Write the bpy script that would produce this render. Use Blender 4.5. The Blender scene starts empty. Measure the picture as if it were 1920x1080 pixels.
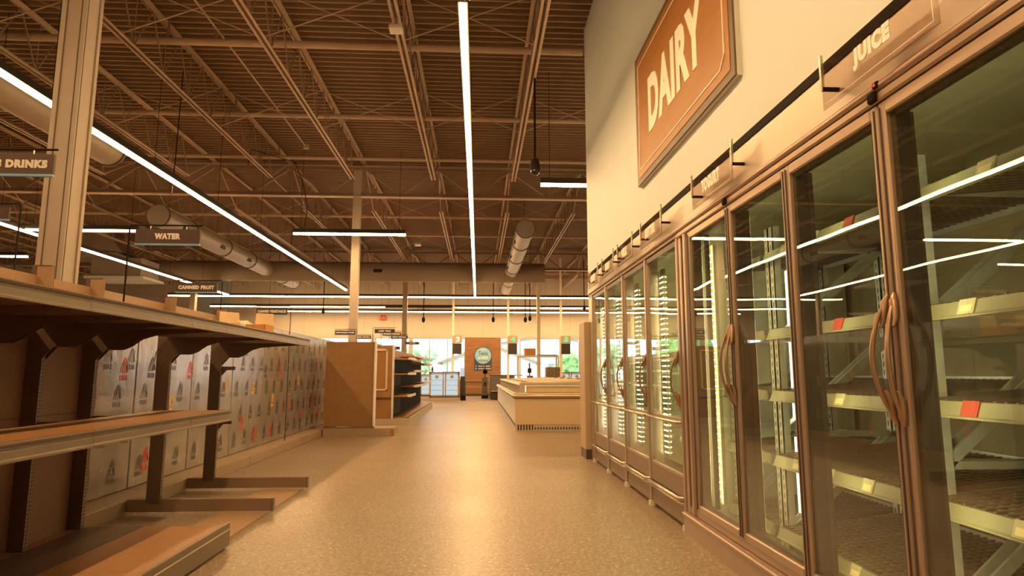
import bpy, math, random
from mathutils import Vector, Matrix
random.seed(7)
S = bpy.context.scene
COL = S.collection
PI = math.pi
# ------------------------------------------------------------ camera, world, exposure
cam_d = bpy.data.cameras.new('camera'); cam = bpy.data.objects.new('camera', cam_d); COL.objects.link(cam)
cam.location = (0, 0, 1.1)
cam.rotation_euler = (math.radians(90 + 7.787), 0, math.radians(-3.054))
cam_d.sensor_width = 36; cam_d.lens = 1170 / 1920 * 36
cam_d.clip_start = .05; cam_d.clip_end = 400
S.camera = cam
S.view_settings.view_transform = 'Standard'; S.view_settings.look = 'None'
S.view_settings.gamma = 1; S.view_settings.use_curve_mapping = False
S.view_settings.exposure = 0.0
SKY = 4.0
LIGHT = 128.0
LCOL = (1.0, .59, .245)
W = bpy.data.worlds.new('sky'); S.world = W; W.use_nodes = True
bg = W.node_tree.nodes['Background']; bg.inputs[0].default_value = (.93, .98, 1, 1); bg.inputs[1].default_value = SKY

# ------------------------------------------------------------ materials
M = {}
def mat(name, col, rough=.5, metal=0., var=0., scale=8., bump=0., bscale=60., spec=.5, stretch=None, coat=0):
    m = bpy.data.materials.new(name); m.use_nodes = True
    nt = m.node_tree; p = nt.nodes['Principled BSDF']
    p.inputs['Base Color'].default_value = (*col, 1)
    p.inputs['Roughness'].default_value = rough; p.inputs['Metallic'].default_value = metal
    p.inputs['Specular IOR Level'].default_value = spec
    p.inputs['Coat Weight'].default_value = coat
    tc = nt.nodes.new('ShaderNodeTexCoord'); src = tc.outputs['Object']
    if stretch:
        mp = nt.nodes.new('ShaderNodeMapping'); mp.inputs['Scale'].default_value = stretch
        nt.links.new(src, mp.inputs['Vector']); src = mp.outputs[0]
    n = nt.nodes.new('ShaderNodeTexNoise'); n.inputs['Scale'].default_value = scale; n.inputs['Detail'].default_value = 4
    nt.links.new(src, n.inputs['Vector'])
    r = nt.nodes.new('ShaderNodeValToRGB'); v = var if var else .04
    r.color_ramp.elements[0].position = .3; r.color_ramp.elements[1].position = .7
    r.color_ramp.elements[0].color = (*[c * (1 - v) for c in col], 1)
    r.color_ramp.elements[1].color = (*[min(1, c * (1 + v)) for c in col], 1)
    nt.links.new(n.outputs['Fac'], r.inputs[0]); nt.links.new(r.outputs[0], p.inputs['Base Color'])
    if bump:
        b = nt.nodes.new('ShaderNodeBump'); b.inputs['Strength'].default_value = bump; b.inputs['Distance'].default_value = .01
        n2 = nt.nodes.new('ShaderNodeTexNoise'); n2.inputs['Scale'].default_value = bscale
        nt.links.new(src, n2.inputs['Vector']); nt.links.new(n2.outputs['Fac'], b.inputs['Height']); nt.links.new(b.outputs[0], p.inputs['Normal'])
    M[name] = m; return m
def emit(name, col, s):
    m = bpy.data.materials.new(name); m.use_nodes = True; nt = m.node_tree
    p = nt.nodes['Principled BSDF']; p.inputs['Base Color'].default_value = (.05, .05, .05, 1)
    p.inputs['Emission Color'].default_value = (*col, 1); p.inputs['Emission Strength'].default_value = s
    M[name] = m; return m
def glass(name, tint, gain, base, wob, rough=.0, wscale=1.2):
    m = bpy.data.materials.new(name); m.use_nodes = True; nt = m.node_tree
    nt.nodes.remove(nt.nodes['Principled BSDF']); out = nt.nodes['Material Output']
    t = nt.nodes.new('ShaderNodeBsdfTransparent'); t.inputs[0].default_value = (*tint, 1)
    g = nt.nodes.new('ShaderNodeBsdfGlossy'); g.inputs['Roughness'].default_value = rough
    lw = nt.nodes.new('ShaderNodeLayerWeight'); lw.inputs[0].default_value = .5
    f = nt.nodes.new('ShaderNodeMath'); f.operation = 'POWER'; f.inputs[1].default_value = 4.2; nt.links.new(lw.outputs['Facing'], f.inputs[0])
    ma = nt.nodes.new('ShaderNodeMath'); ma.operation = 'MULTIPLY_ADD'; ma.use_clamp = True
    ma.inputs[1].default_value = gain; ma.inputs[2].default_value = base
    nt.links.new(f.outputs[0], ma.inputs[0])
    mx = nt.nodes.new('ShaderNodeMixShader'); nt.links.new(ma.outputs[0], mx.inputs[0])
    nt.links.new(t.outputs[0], mx.inputs[1]); nt.links.new(g.outputs[0], mx.inputs[2])
    if wob:
        tc = nt.nodes.new('ShaderNodeTexCoord'); n = nt.nodes.new('ShaderNodeTexNoise')
        n.inputs['Scale'].default_value = wscale; n.inputs['Detail'].default_value = 1
        b = nt.nodes.new('ShaderNodeBump'); b.inputs['Strength'].default_value = wob; b.inputs['Distance'].default_value = .02
        nt.links.new(tc.outputs['Object'], n.inputs['Vector']); nt.links.new(n.outputs['Fac'], b.inputs['Height'])
        nt.links.new(b.outputs[0], g.inputs['Normal'])
    nt.links.new(mx.outputs[0], out.inputs[0]); M[name] = m; return m

def floor_mat():
    m = mat('floor_vinyl', (.2, .18, .16), .34, spec=.7); nt = m.node_tree; p = nt.nodes['Principled BSDF']
    L = nt.links.new; tc = nt.nodes.new('ShaderNodeTexCoord')
    def noise(sc, det):
        n = nt.nodes.new('ShaderNodeTexNoise'); n.inputs['Scale'].default_value = sc; n.inputs['Detail'].default_value = det
        L(tc.outputs['Object'], n.inputs['Vector']); return n.outputs['Fac']
    def ramp(src, stops):
        r = nt.nodes.new('ShaderNodeValToRGB'); e = r.color_ramp.elements
        e[0].position, e[0].color = stops[0][0], (*stops[0][1], 1); e[1].position, e[1].color = stops[1][0], (*stops[1][1], 1)
        for q, c in stops[2:]: k = r.color_ramp.elements.new(q); k.color = (*c, 1)
        L(src, r.inputs[0]); return r.outputs[0]
    base = ramp(noise(38, 3), [(.38, (.21, .155, .105)), (.62, (.32, .245, .17))])
    fl = ramp(noise(58, 1.2), [(.655, (0, 0, 0)), (.70, (1, 1, 1))])
    mx = nt.nodes.new('ShaderNodeMix'); mx.data_type = 'RGBA'
    L(fl, mx.inputs[0]); L(base, mx.inputs[6]); mx.inputs[7].default_value = (.62, .56, .49, 1)
    L(mx.outputs[2], p.inputs['Base Color'])
    mr = nt.nodes.new('ShaderNodeMapRange'); mr.inputs[3].default_value = .30; mr.inputs[4].default_value = .46
    L(noise(1.1, 4), mr.inputs[0]); L(mr.outputs[0], p.inputs['Roughness'])
    b = nt.nodes.new('ShaderNodeBump'); b.inputs['Strength'].default_value = .1; b.inputs['Distance'].default_value = .002
    L(noise(30, 2), b.inputs['Height']); L(b.outputs[0], p.inputs['Normal'])
floor_mat()
mat('wall_paint', (.63, .71, .76), .6, var=.02, scale=1)
mat('wall_seam', (.36,.33,.28), .7)
mat('wall_grey', (.42,.52,.60), .6)
mat('deck', (.285, .19, .125), .55, var=.06, scale=2)
mat('steel_paint', (.54, .42, .32), .5, var=.05)
mat('steel_dark', (.30, .215, .15), .5)
mat('column_paint', (.46, .40, .35), .5, var=.05, scale=5, bump=.15, bscale=40)
mat('column_dark', (.34,.28,.22), .5)
mat('groove', (.10, .08, .06), .8)
mat('fixture_black', (.03, .027, .025), .5)
mat('duct', (.36, .32, .28), .45, metal=.3, var=.06, scale=4, bump=.1, bscale=12)
mat('duct_ring', (.13, .11, .09), .5, metal=.3)
mat('duct_big', (.27, .23, .20), .6, var=.05, scale=2)
mat('black', (.02, .016, .014), .8, spec=.15)
mat('black_gloss', (.015, .015, .015), .15)
mat('sign_brown', (.075, .038, .036), .45)
mat('sign_blue', (.20,.5,.95), .5)
mat('sign_white', (.86, .84, .8), .5)
mat('sign_orange', (.33, .135, .022), .45, var=.10, scale=2, stretch=(1, 1, 7))
mat('sign_border', (.13, .095, .07), .5)
mat('sign_edge', (.7, .68, .6), .45)
mat('cooler_metal', (.43, .335, .275), .33, metal=.55, var=.04, scale=3)
mat('cooler_header', (.46, .42, .38), .38, metal=.35, var=.03, scale=1)
mat('cooler_dark', (.09, .065, .055), .4)
mat('gasket', (.035, .028, .025), .5)
mat('handle_bronze', (.36, .24, .17), .32, metal=.6)
mat('chrome', (.62, .55, .47), .22, metal=.9)
mat('cooler_liner', (.55,.54,.38), .5, var=.04)
mat('cooler_back', (.42,.34,.2), .6, var=.15, scale=2)
mat('galv', (.62, .62, .55), .35, metal=.5, var=.12, scale=14)
mat('rail_pale', (.27, .25, .155), .45, var=.08, scale=9)
mat('tag_cream', (.48,.43,.27), .5)
mat('tag_red', (.42,.05,.03), .5)
mat('shelf_black', (.15, .115, .08), .35)
mat('kick_perf', (.27, .21, .17), .45, metal=.3, var=.25, scale=90)
mat('gond_tan', (.37, .19, .08), .42, var=.07, scale=40)
mat('gond_tan_light', (.40, .265, .16), .45, var=.06, scale=30)
mat('gond_rail', (.21, .16, .12), .36, metal=.3, var=.04)
mat('gond_dark', (.13, .08, .058), .5, var=.1, scale=30)
mat('gond_panel', (.27, .15, .11), .6, var=.12, scale=120)
mat('slot', (.62, .55, .47), .5)
mat('cardboard', (.56, .30, .10), .8, var=.08, scale=12)
mat('cardboard_light', (.85,.66,.42), .8, var=.05)
mat('film_panel', (.40, .375, .355), .27, metal=.55, var=.14, scale=5, bump=.35, bscale=9, stretch=(1, 1, .6))
mat('film_grey', (.07, .06, .052), .4)
mat('film_bubble', (.85, .82, .75), .3)
mat('film_red', (.85, .06, .035), .5)
mat('film_blue', (.10, .32, .48), .5)
mat('film_navy', (.06, .08, .16), .5)
mat('film_yellow', (.88, .50, .02), .5)
mat('plinth', (.36, .27, .18), .5, var=.04)
mat('wood_brown', (.285, .155, .062), .5, var=.08, scale=10)
mat('wood_brown_light', (.38, .20, .08), .5, var=.06, scale=10)
mat('moulding', (.76, .66, .48), .45)
mat('wood_wall', (.30, .145, .065), .5, var=.35, scale=3, stretch=(.6, 1, 14))
mat('wood_gap', (.12, .06, .03), .6)
mat('white_metal', (.78, .76, .72), .4)
mat('case_beige', (.60, .47, .29), .5, var=.02)
mat('case_trim', (.56, .48, .37), .35, metal=.4)
mat('case_shade', (.28, .20, .12), .6)
mat('ivory', (.85, .66, .36), .4)
mat('tape', (.74, .66, .50), .5)
mat('grille', (.10, .075, .05), .6)
mat('lane_beige', (.48, .37, .25), .5)
mat('counter_grey', (.13, .12, .105), .45)
mat('counter_black', (.045, .04, .035), .45)
mat('aluminium', (.55, .56, .58), .35, metal=.7)
mat('teal', (.26, .56, .80), .5)
mat('navy', (.05, .06, .13), .5)
mat('wrapped', (.24, .19, .13), .3, var=.5, scale=14)
mat('red_plastic', (.75, .03, .02), .4)
mat('asphalt', (.32, .33, .33), .9, var=.1, scale=1)
mat('grass', (.18, .34, .10), .9, var=.3, scale=3)
mat('leaf', (.30, .58, .18), .7, var=.55, scale=2.2, bump=1, bscale=5)
mat('leaf_pale', (.42, .6, .36), .7, var=.45, scale=1.6, bump=1, bscale=4)
mat('bark', (.12, .08, .05), .9)
mat('cream_post', (.86, .78, .62), .5)
mat('gond_foot', (.25, .17, .12), .5)
mat('far_paint', (.56, .51, .45), .6, var=.02, scale=1)
mat('base_cream', (.52, .44, .33), .5)
mat('siding', (.70, .68, .60), .7, var=.04)
mat('siding_grey', (.58, .62, .64), .7, var=.04)
mat('roof_tan', (.42, .32, .22), .8, var=.1)
mat('garage', (.30, .30, .30), .6)
emit('tube', LCOL, LIGHT)
emit('tube_side', LCOL, 27)
emit('led', (1.0, .98, .55), 110)
emit('lit_post', (1.0, 1.0, .72), 3.0)
emit('led_tube', (1.0, .93, .50), 16)
emit('led_case', (1.0, .88, .50), 2.2)
emit('screen_green', (.03, 1.0, .30), 1.2)
emit('numeral_glow', (1.0, .86, .62), 1.2)  # glow put into the lane three numeral so it reads pale
emit('red_lamp', (1.0, .03, .02), 1.5)
emit('exit_red', (1.0, .06, .03), .9)
emit('fridge_light', (.80, .95, 1.0), .75)
glass('door_glass', (.95, .96, .88), .9, .09, .12)
glass('window_glass', (.97, .98, .99), .5, .01, 0)
glass('acrylic', (.84, .79, .76), .5, .03, 0)
glass('clear_glass', (.98, .98, .97), .9, .02, 0)

# ------------------------------------------------------------ mesh builder
class MB:
    def __init__(s): s.v = []; s.f = []; s.mi = []; s.sm = []; s.mats = []
    def _m(s, m):
        m = M[m] if isinstance(m, str) else m
        if m not in s.mats: s.mats.append(m)
        return s.mats.index(m)
    def add(s, vs, fs, m, smooth=False):
        o = len(s.v); s.v += [tuple(v) for v in vs]; i = s._m(m)
        for f in fs: s.f.append([a + o for a in f]); s.mi.append(i); s.sm.append(smooth)
        return s
    def box(s, x0, x1, y0, y1, z0, z1, m='white_metal', b=0):
        if x0 > x1: x0, x1 = x1, x0
        if y0 > y1: y0, y1 = y1, y0
        if z0 > z1: z0, z1 = z1, z0
        b = min(b, (x1 - x0) / 3, (y1 - y0) / 3, (z1 - z0) / 3)
        if b <= 0:
            vs = [(x, y, z) for x in (x0, x1) for y in (y0, y1) for z in (z0, z1)]
            return s.add(vs, [(0, 1, 3, 2), (4, 6, 7, 5), (0, 4, 5, 1), (2, 3, 7, 6), (0, 2, 6, 4), (1, 5, 7, 3)], m)
        # chamfered box: 24 verts
        vs = []; idx = {}
        c = [(x0, x1), (y0, y1), (z0, z1)]
        for i in (0, 1):
            for j in (0, 1):
                for k in (0, 1):
                    for ax in range(3):
                        q = [c[0][i], c[1][j], c[2][k]]
                        for a2, t in ((0, i), (1, j), (2, k)):
                            if a2 != ax: q[a2] += b if t == 0 else -b
                        idx[(i, j, k, ax)] = len(vs); vs.append(tuple(q))
        fs = []
        for ax in range(3):
            o = [a for a in range(3) if a != ax]
            for t in (0, 1):
                ring = []
                for (u, w) in ((0, 0), (1, 0), (1, 1), (0, 1)):
                    key = [0, 0, 0]; key[ax] = t; key[o[0]] = u; key[o[1]] = w
                    ring.append(idx[(*key, ax)])
                fs.append(ring)
            # edges parallel to ax
            for (u, w) in ((0, 0), (0, 1), (1, 0), (1, 1)):
                k0 = [0, 0, 0]; k1 = [0, 0, 0]; k1[ax] = 1
                for k in (k0, k1): k[o[0]] = u; k[o[1]] = w
                fs.append([idx[(*k0, o[0])], idx[(*k1, o[0])], idx[(*k1, o[1])], idx[(*k0, o[1])]])
        for i in (0, 1):
            for j in (0, 1):
                for k in (0, 1): fs.append([idx[(i, j, k, a)] for a in range(3)])
        return s.add(vs, fs, m)
    def tube(s, p, q, r, m='black', n=8, r2=None, caps=True):
        p = Vector(p); q = Vector(q); d = (q - p)
        if d.length < 1e-6: return s
        z = d.normalized(); x = z.orthogonal().normalized(); y = z.cross(x)
        r2 = r if r2 is None else r2; vs = []
        off = PI / n if n == 4 else 0
        for c, rr in ((p, r), (q, r2)):
            for k in range(n):
                a = 2 * PI * k / n + off; vs.append(c + (x * math.cos(a) + y * math.sin(a)) * rr)
        s.add(vs, [(k, (k + 1) % n, n + (k + 1) % n, n + k) for k in range(n)], m, n > 5)
        if caps: s.add(vs, [list(range(n))[::-1], list(range(n, 2 * n))], m)
        return s
    def path(s, pts, r, m='black', n=8, sy=1.0):
        pts = [Vector(p) for p in pts]; rs = r if isinstance(r, (list, tuple)) else [r] * len(pts)
        vs = []; up = None
        for i, p in enumerate(pts):
            t = (pts[min(i + 1, len(pts) - 1)] - pts[max(i - 1, 0)]).normalized()
            if up is None: up = t.orthogonal().normalized()
            else: up = (up - t * up.dot(t)).normalized()
            w = t.cross(up)
            for k in range(n):
                a = 2 * PI * k / n; vs.append(p + (up * math.cos(a) + w * math.sin(a)) * rs[i])
        L = len(pts)
        fs = [(i * n + k, i * n + (k + 1) % n, (i + 1) * n + (k + 1) % n, (i + 1) * n + k) for i in range(L - 1) for k in range(n)]
        s.add(vs, fs, m, True); s.add(vs, [list(range(n))[::-1], [(L - 1) * n + k for k in range(n)]], m)
        return s
    def bar(s, p, q, a, b, m):          # rectangular bar, a = width across, b = other width
        p = Vector(p); q = Vector(q); z = (q - p).normalized()
        up = Vector((0, 0, 1)) if abs(z.z) < .95 else Vector((1, 0, 0))
        x = z.cross(up).normalized(); y = x.cross(z).normalized()
        vs = [c + x * (sx * a / 2) + y * (sy * b / 2) for c in (p, q) for sx, sy in ((-1, -1), (1, -1), (1, 1), (-1, 1))]
        return s.add(vs, [(0, 3, 2, 1), (4, 5, 6, 7), (0, 1, 5, 4), (1, 2, 6, 5), (2, 3, 7, 6), (3, 0, 4, 7)], m)
    def prism(s, pts, axis, a, b, m):   # polygon in the plane perpendicular to axis, extruded from a to b
        def P(u, w, t): return {'x': (t, u, w), 'y': (u, t, w), 'z': (u, w, t)}[axis]
        n = len(pts); vs = [P(u, w, a) for u, w in pts] + [P(u, w, b) for u, w in pts]
        return s.add(vs, [list(range(n)), list(range(n, 2 * n))[::-1]] + [(k, n + k, n + (k + 1) % n, (k + 1) % n) for k in range(n)], m)
    def text(s, t, m, cx, cy, cz, w, h, face='-y', depth=.004, bold=.03):
        cu = bpy.data.curves.new('lettering', 'FONT'); cu.body = t; cu.size = 1; cu.offset = bold; cu.space_character = 1 + bold * 2.2; cu.resolution_u = 3
        cu.extrude = .01; cu.fill_mode = 'BOTH'
        o = bpy.data.objects.new('lettering', cu); COL.objects.link(o)
        dg = bpy.context.evaluated_depsgraph_get(); me = bpy.data.meshes.new_from_object(o.evaluated_get(dg))
        vs = [v.co.copy() for v in me.vertices]; fs = [list(p.vertices) for p in me.polygons]
        bpy.data.objects.remove(o); bpy.data.curves.remove(cu); bpy.data.meshes.remove(me)
        x0 = min(v.x for v in vs); x1 = max(v.x for v in vs); y0 = min(v.y for v in vs); y1 = max(v.y for v in vs)
        out = []
        for v in vs:
            a = ((v.x - x0) / (x1 - x0) - .5) * w; b = ((v.y - y0) / (y1 - y0) - .5) * h; d = depth if v.z > 0 else 0
            if face == '-y': out.append((cx + a, cy - d, cz + b))
            elif face == '-x': out.append((cx - d, cy - a, cz + b))
            elif face == '+x': out.append((cx + d, cy + a, cz + b))
        return s.add(out, fs, m)
    def disc(s, cx, cy, cz, r, m, depth=.004, n=32, face='-y'):
        return s.tube((cx, cy, cz), (cx, cy - depth, cz), r, m, n)
    def build(s, name, parent=None, origin=None):
        me = bpy.data.meshes.new(name)
        off = Vector((0, 0, 0))
        if parent is not None: off = Vector(parent['_o'])
        elif origin is not None: off = Vector(origin)
        elif s.v:
            xs = [v[0] for v in s.v]; ys = [v[1] for v in s.v]; zs = [v[2] for v in s.v]
            off = Vector(((min(xs) + max(xs)) / 2, (min(ys) + max(ys)) / 2, min(zs)))
        me.from_pydata([(v[0] - off.x, v[1] - off.y, v[2] - off.z) for v in s.v], [], s.f)
        for m in s.mats: me.materials.append(m)
        me.polygons.foreach_set('material_index', s.mi); me.polygons.foreach_set('use_smooth', s.sm)
        me.update()
        o = bpy.data.objects.new(name, me); COL.objects.link(o); o['_o'] = list(off)
        if parent is not None: o.parent = parent
        else: o.location = off
        return o
def tag(o, label=None, cat=None, group=None, kind=None):
    if label: o['label'] = label
    if cat: o['category'] = cat
    if group: o['group'] = group
    if kind: o['kind'] = kind
    return o
def thing(name, label, cat, loc=(0, 0, 0), group=None):
    o = bpy.data.objects.new(name, None); COL.objects.link(o); o.location = loc; o['_o'] = list(loc)
    o.empty_display_size = .1
    return tag(o, label, cat, group)
def struct(name, mb, label=None):
    o = mb.build(name); tag(o, label, None, None, 'structure'); return o
def copy_tree(o, parent=None):
    c = o.copy(); COL.objects.link(c)
    if parent is not None: c.parent = parent
    for ch in list(o.children): copy_tree(ch, c)
    return c

# ============================================================ SETTING
XL, XR, YB, YF, ZC = -22., 13., -5., 33., 6.15
struct('floor', MB().box(XL, XR, YB, YF, -.1, 0, 'floor_vinyl'), 'speckled beige vinyl shop floor')
# corrugated roof deck
mb = MB(); p = .152; n = int((YF - YB) / p); prof = []
for i in range(n + 1):
    y = YB + i * p
    prof += [(y, ZC), (y + .036, ZC), (y + .048, ZC + .085), (y + .140, ZC + .085)]
prof = [q for q in prof if q[0] <= YF]; vs = []
for (y, z) in prof: vs += [(XL, y, z), (XR, y, z)]
mb.add(vs, [(2 * i, 2 * i + 1, 2 * i + 3, 2 * i + 2) for i in range(len(prof) - 1)], 'deck')
mb.box(XL, XR, YB, YF, ZC + .09, ZC + .15, 'deck')
struct('ceiling', mb, 'corrugated steel roof deck painted taupe')
# back wall with window openings
WZ0, WZ1 = .74, 2.95
wins = [(-12.5, -9.2), (-8.9, -5.6), (-5.4, -3.6), (-3.5, -.69), (1.13, 5.35), (7.2, 10.5)]
mb = MB(); y0, y1 = YF, YF + .25
mb.box(XL, XR, y0, y1, WZ1, ZC + .15, 'far_paint'); mb.box(XL, XR, y0, y1, 0, WZ0, 'far_paint')
xs = [XL] + [a for w in wins for a in w] + [XR]
for i in range(0, len(xs), 2): mb.box(xs[i], xs[i + 1], y0, y1, WZ0, WZ1, 'far_paint')
for k in range(-10, 9): mb.box(k * 1.55 + .2, k * 1.55 + .215, y0 - .004, y0, WZ1 + .02, ZC, 'wall_seam')
struct('wall_back', mb, 'cream far wall above the shop windows')
for i, (a, b) in enumerate(wins):
    root = bpy.data.objects.new('window_%d' % (i + 1), None); COL.objects.link(root)
    root.location = ((a + b) / 2, YF + .1, WZ0); root['_o'] = list(root.location); tag(root, None, None, None, 'structure')
    f = MB(); f.box(a, b, YF + .02, YF + .14, WZ0, WZ0 + .06, 'aluminium'); f.box(a, b, YF + .02, YF + .14, WZ1 - .05, WZ1, 'aluminium')
    f.box(a, a + .05, YF + .02, YF + .14, WZ0, WZ1, 'aluminium'); f.box(b - .05, b, YF + .02, YF + .14, WZ0, WZ1, 'aluminium')
    nn = max(1, round((b - a) / 1.05))
    for k in range(1, nn): x = a + (b - a) * k / nn; f.box(x - .025, x + .025, YF + .02, YF + .14, WZ0 + .06, WZ1 - .05, 'aluminium')
    f.build('window_frame', root)
    MB().box(a + .03, b - .03, YF + .08, YF + .088, WZ0 + .03, WZ1 - .03, 'window_glass').build('pane', root)
struct('wall_left', MB().box(XL - .2, XL, YB, YF + .25, 0, ZC + .15, 'far_paint'))
struct('wall_right', MB().box(XR, XR + .2, YB, YF + .25, 0, ZC + .15, 'far_paint'))
struct('wall_rear', MB().box(XL, XR, YB - .2, YB, 0, ZC + .15, 'far_paint'))
mb = MB(); WX = 1.53
mb.box(WX, WX + .12, YB, 8.45, 2.40, ZC, 'wall_paint'); mb.box(WX, XR, 8.45, 8.6, 0, ZC, 'wall_paint')
mb.box(2.75, 2.85, YB, 8.45, 0, 2.5, 'cooler_back')
struct('wall_dairy', mb, 'cream wall above the glass door coolers')
mb = MB(); mb.box(1.40, 1.53, 8.22, 8.62, 0, .12, 'cooler_dark'); mb.box(1.395, 1.53, 8.22, 8.62, .12, 1.78, 'lane_beige', b=.008)
struct('trim_1', mb, 'tan corner guard at the end of the cooler wall')
mb = MB(); mb.box(5.55, 5.95, YF - .03, YF, 0, 1.6, 'wood_brown')
struct('trim_2', mb, 'brown wainscot on the far wall')

# ------------------------------------------------------------ columns
def column(name, x, y, w, m, label, split=False, z1=6.05):
    r = thing(name, label, 'column', (x, y, 0), None)
    c = MB(); h = w / 2
    c.box(x - h, x + h, y - h, y + h, 0, z1, m)
    if split:
        # recessed joints of the cladding on the aisle and front faces
        for q in (.028, w - .036):
            c.box(x - h + q, x - h + q + .006, y - h - .002, y - h, 0, z1, 'groove')
        for q in (.012, w - .03):
            c.box(x + h, x + h + .002, y - h + q, y - h + q + .006, 0, z1, 'groove')
        c.box(x + h, x + h + .012, y + h - .03, y + h, 0, z1, m); c.box(x - h, x - h + .03, y - h - .012, y - h, 0, z1, m)
    c.build('shaft', r)
    MB().box(x - h - .05, x + h + .05, y - h - .05, y + h + .05, z1 - .02, z1, 'steel_dark').build('cap_plate', r)
    MB().box(x - h - .04, x + h + .04, y - h - .04, y + h + .04, 0, .02, 'steel_dark').build('base_plate', r)
column('steel_column', -2.89, 4.38, .165, 'column_paint', 'large beige clad column rising behind the nearest shelving at left', True)
column('steel_column', -2.93, 14.75, .18, 'column_paint', 'beige column behind the brown end panel, carrying the roof girder')
column('steel_column', -2.97, 25.2, .19, 'column_dark', 'dark grey column beyond the big cross duct')
column('steel_column', 2.42, 25.2, .13, 'cream_post', 'slim beige column standing behind the freezer island')
column('steel_column', -11.3, 25.2, .2, 'column_dark', 'dark column far left below the square air box')

# ------------------------------------------------------------ roof steel
JX = [-2.77 + 1.755 * k for k in range(-9, 6)]
def joist(x, y0, y1, zb, zt, web, label, grp):
    r = thing('roof_joist', label, 'joist', (x, (y0 + y1) / 2, zb), grp)
    t = MB()
    for s in (-1, 1): t.box(x + s * .012, x + s * .062, y0, y1, zt - .006, zt, 'steel_paint'); t.box(x + s * .012, x + s * .018, y0, y1, zt - .05, zt, 'steel_paint')
    t.build('top_chord', r)
    a, b = y0 + 1.35, y1 - 1.35; c = MB()
    for s in (-1, 1): c.box(x + s * .012, x + s * .055, a, b, zb, zb + .006, 'steel_paint'); c.box(x + s * .012, x + s * .018, a, b, zb, zb + .045, 'steel_paint')
    c.build('bottom_chord', r)
    w = MB(); N = web; st = (b - a) / N
    w.tube((x, y0 + .1, zt - .03), (x, a, zb + .03), .011, 'steel_paint', 5); w.tube((x, y1 - .1, zt - .03), (x, b, zb + .03), .011, 'steel_paint', 5)
    for k in range(N):
        p0 = a + k * st; pm = p0 + st / 2
        w.tube((x, p0, zb + .03), (x, pm, zt - .03), .012, 'steel_dark', 5); w.tube((x, pm, zt - .03), (x, p0 + st, zb + .03), .012, 'steel_dark', 5)
        w.tube((x, p0, zb + .03), (x, p0, zt - .03), .008, 'steel_dark', 5)
    w.build('web', r)
baysn = {0: 'in the bay nearest the camera', 1: 'beyond the first girder', 2: 'in the bay over the windows'}
ordn = ['', 'first', 'second', 'third', 'fourth', 'fifth', 'sixth', 'seventh', 'eighth', 'ninth', 'tenth', 'eleventh', 'twelfth', 'thirteenth', 'fourteenth', 'fifteenth']
for bi, (ya, yb) in enumerate(((4.2, 14.7), (14.7, 25.2), (25.2, 33.0))):
    for x in JX:
        if bi == 0 and x > 2: continue
        if bi == 0 and x < -13: continue
        side = 'left' if x < -.1 else 'right'
        k = int(round((-1.015 - x) / 1.755)) + 1 if side == 'left' else int(round((x - .74) / 1.755)) + 1
        lab = '%s joist %s of the centre light, %s' % (ordn[k], side, baysn[bi])
        joist(x, ya, yb, 5.3, 6.09, 10 if bi < 2 else 7, lab, 'roof joists')
for yi, y in enumerate((14.7, 25.2)):
    r = thing('roof_girder', ['nearer truss girder crossing the shop under the roof joists', 'farther truss girder above the big cross duct'][yi], 'girder', (-3, y, 5.28))
    x0, x1 = -20.3, XR - .1
    MB().box(x0, x1, y - .07, y + .07, 6.0, 6.06, 'steel_paint').box(x0, x1, y - .075, y - .06, 5.93, 6.0, 'steel_dark').build('top_chord', r)
    MB().box(x0, x1, y - .08, y + .08, 5.28, 5.30, 'steel_paint').box(x0, x1, y - .015, y + .015, 5.30, 5.38, 'steel_dark').build('bottom_chord', r)
    w = MB(); xs = [x for x in JX if x > x0 + .3]
    for a, b in zip(xs[:-1], xs[1:]):
        m_ = (a + b) / 2
        w.bar((a, y, 6.0), (m_, y, 5.36), .05, .05, 'steel_dark'); w.bar((m_, y, 5.36), (b, y, 6.0), .05, .05, 'steel_dark')
        w.bar((a, y, 6.0), (a + .02, y, 5.36), .03, .03, 'steel_dark')
    w.build('web', r)
# bridging rods crossing between joists
for bi, (y, lab) in enumerate(((7.6, 'nearest'), (10.6, 'second'), (17.4, 'third'), (21.3, 'fourth'), (29, 'farthest'))):
    b = MB(); xs = [x for x in JX if not (y < 9 and x > 2)]
    for a, c in zip(xs[:-1], xs[1:]):
        if a < -13: continue
        b.tube((a, y, 5.34), (c, y, 6.05), .009, 'steel_paint', 5); b.tube((a, y + .03, 6.05), (c, y + .03, 5.34), .009, 'steel_paint', 5)
    tag(b.build('bridging_rod'), 'thin crossed bracing rods between roof joists, %s row from the camera' % lab, 'bracing', 'bracing rows')
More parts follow.
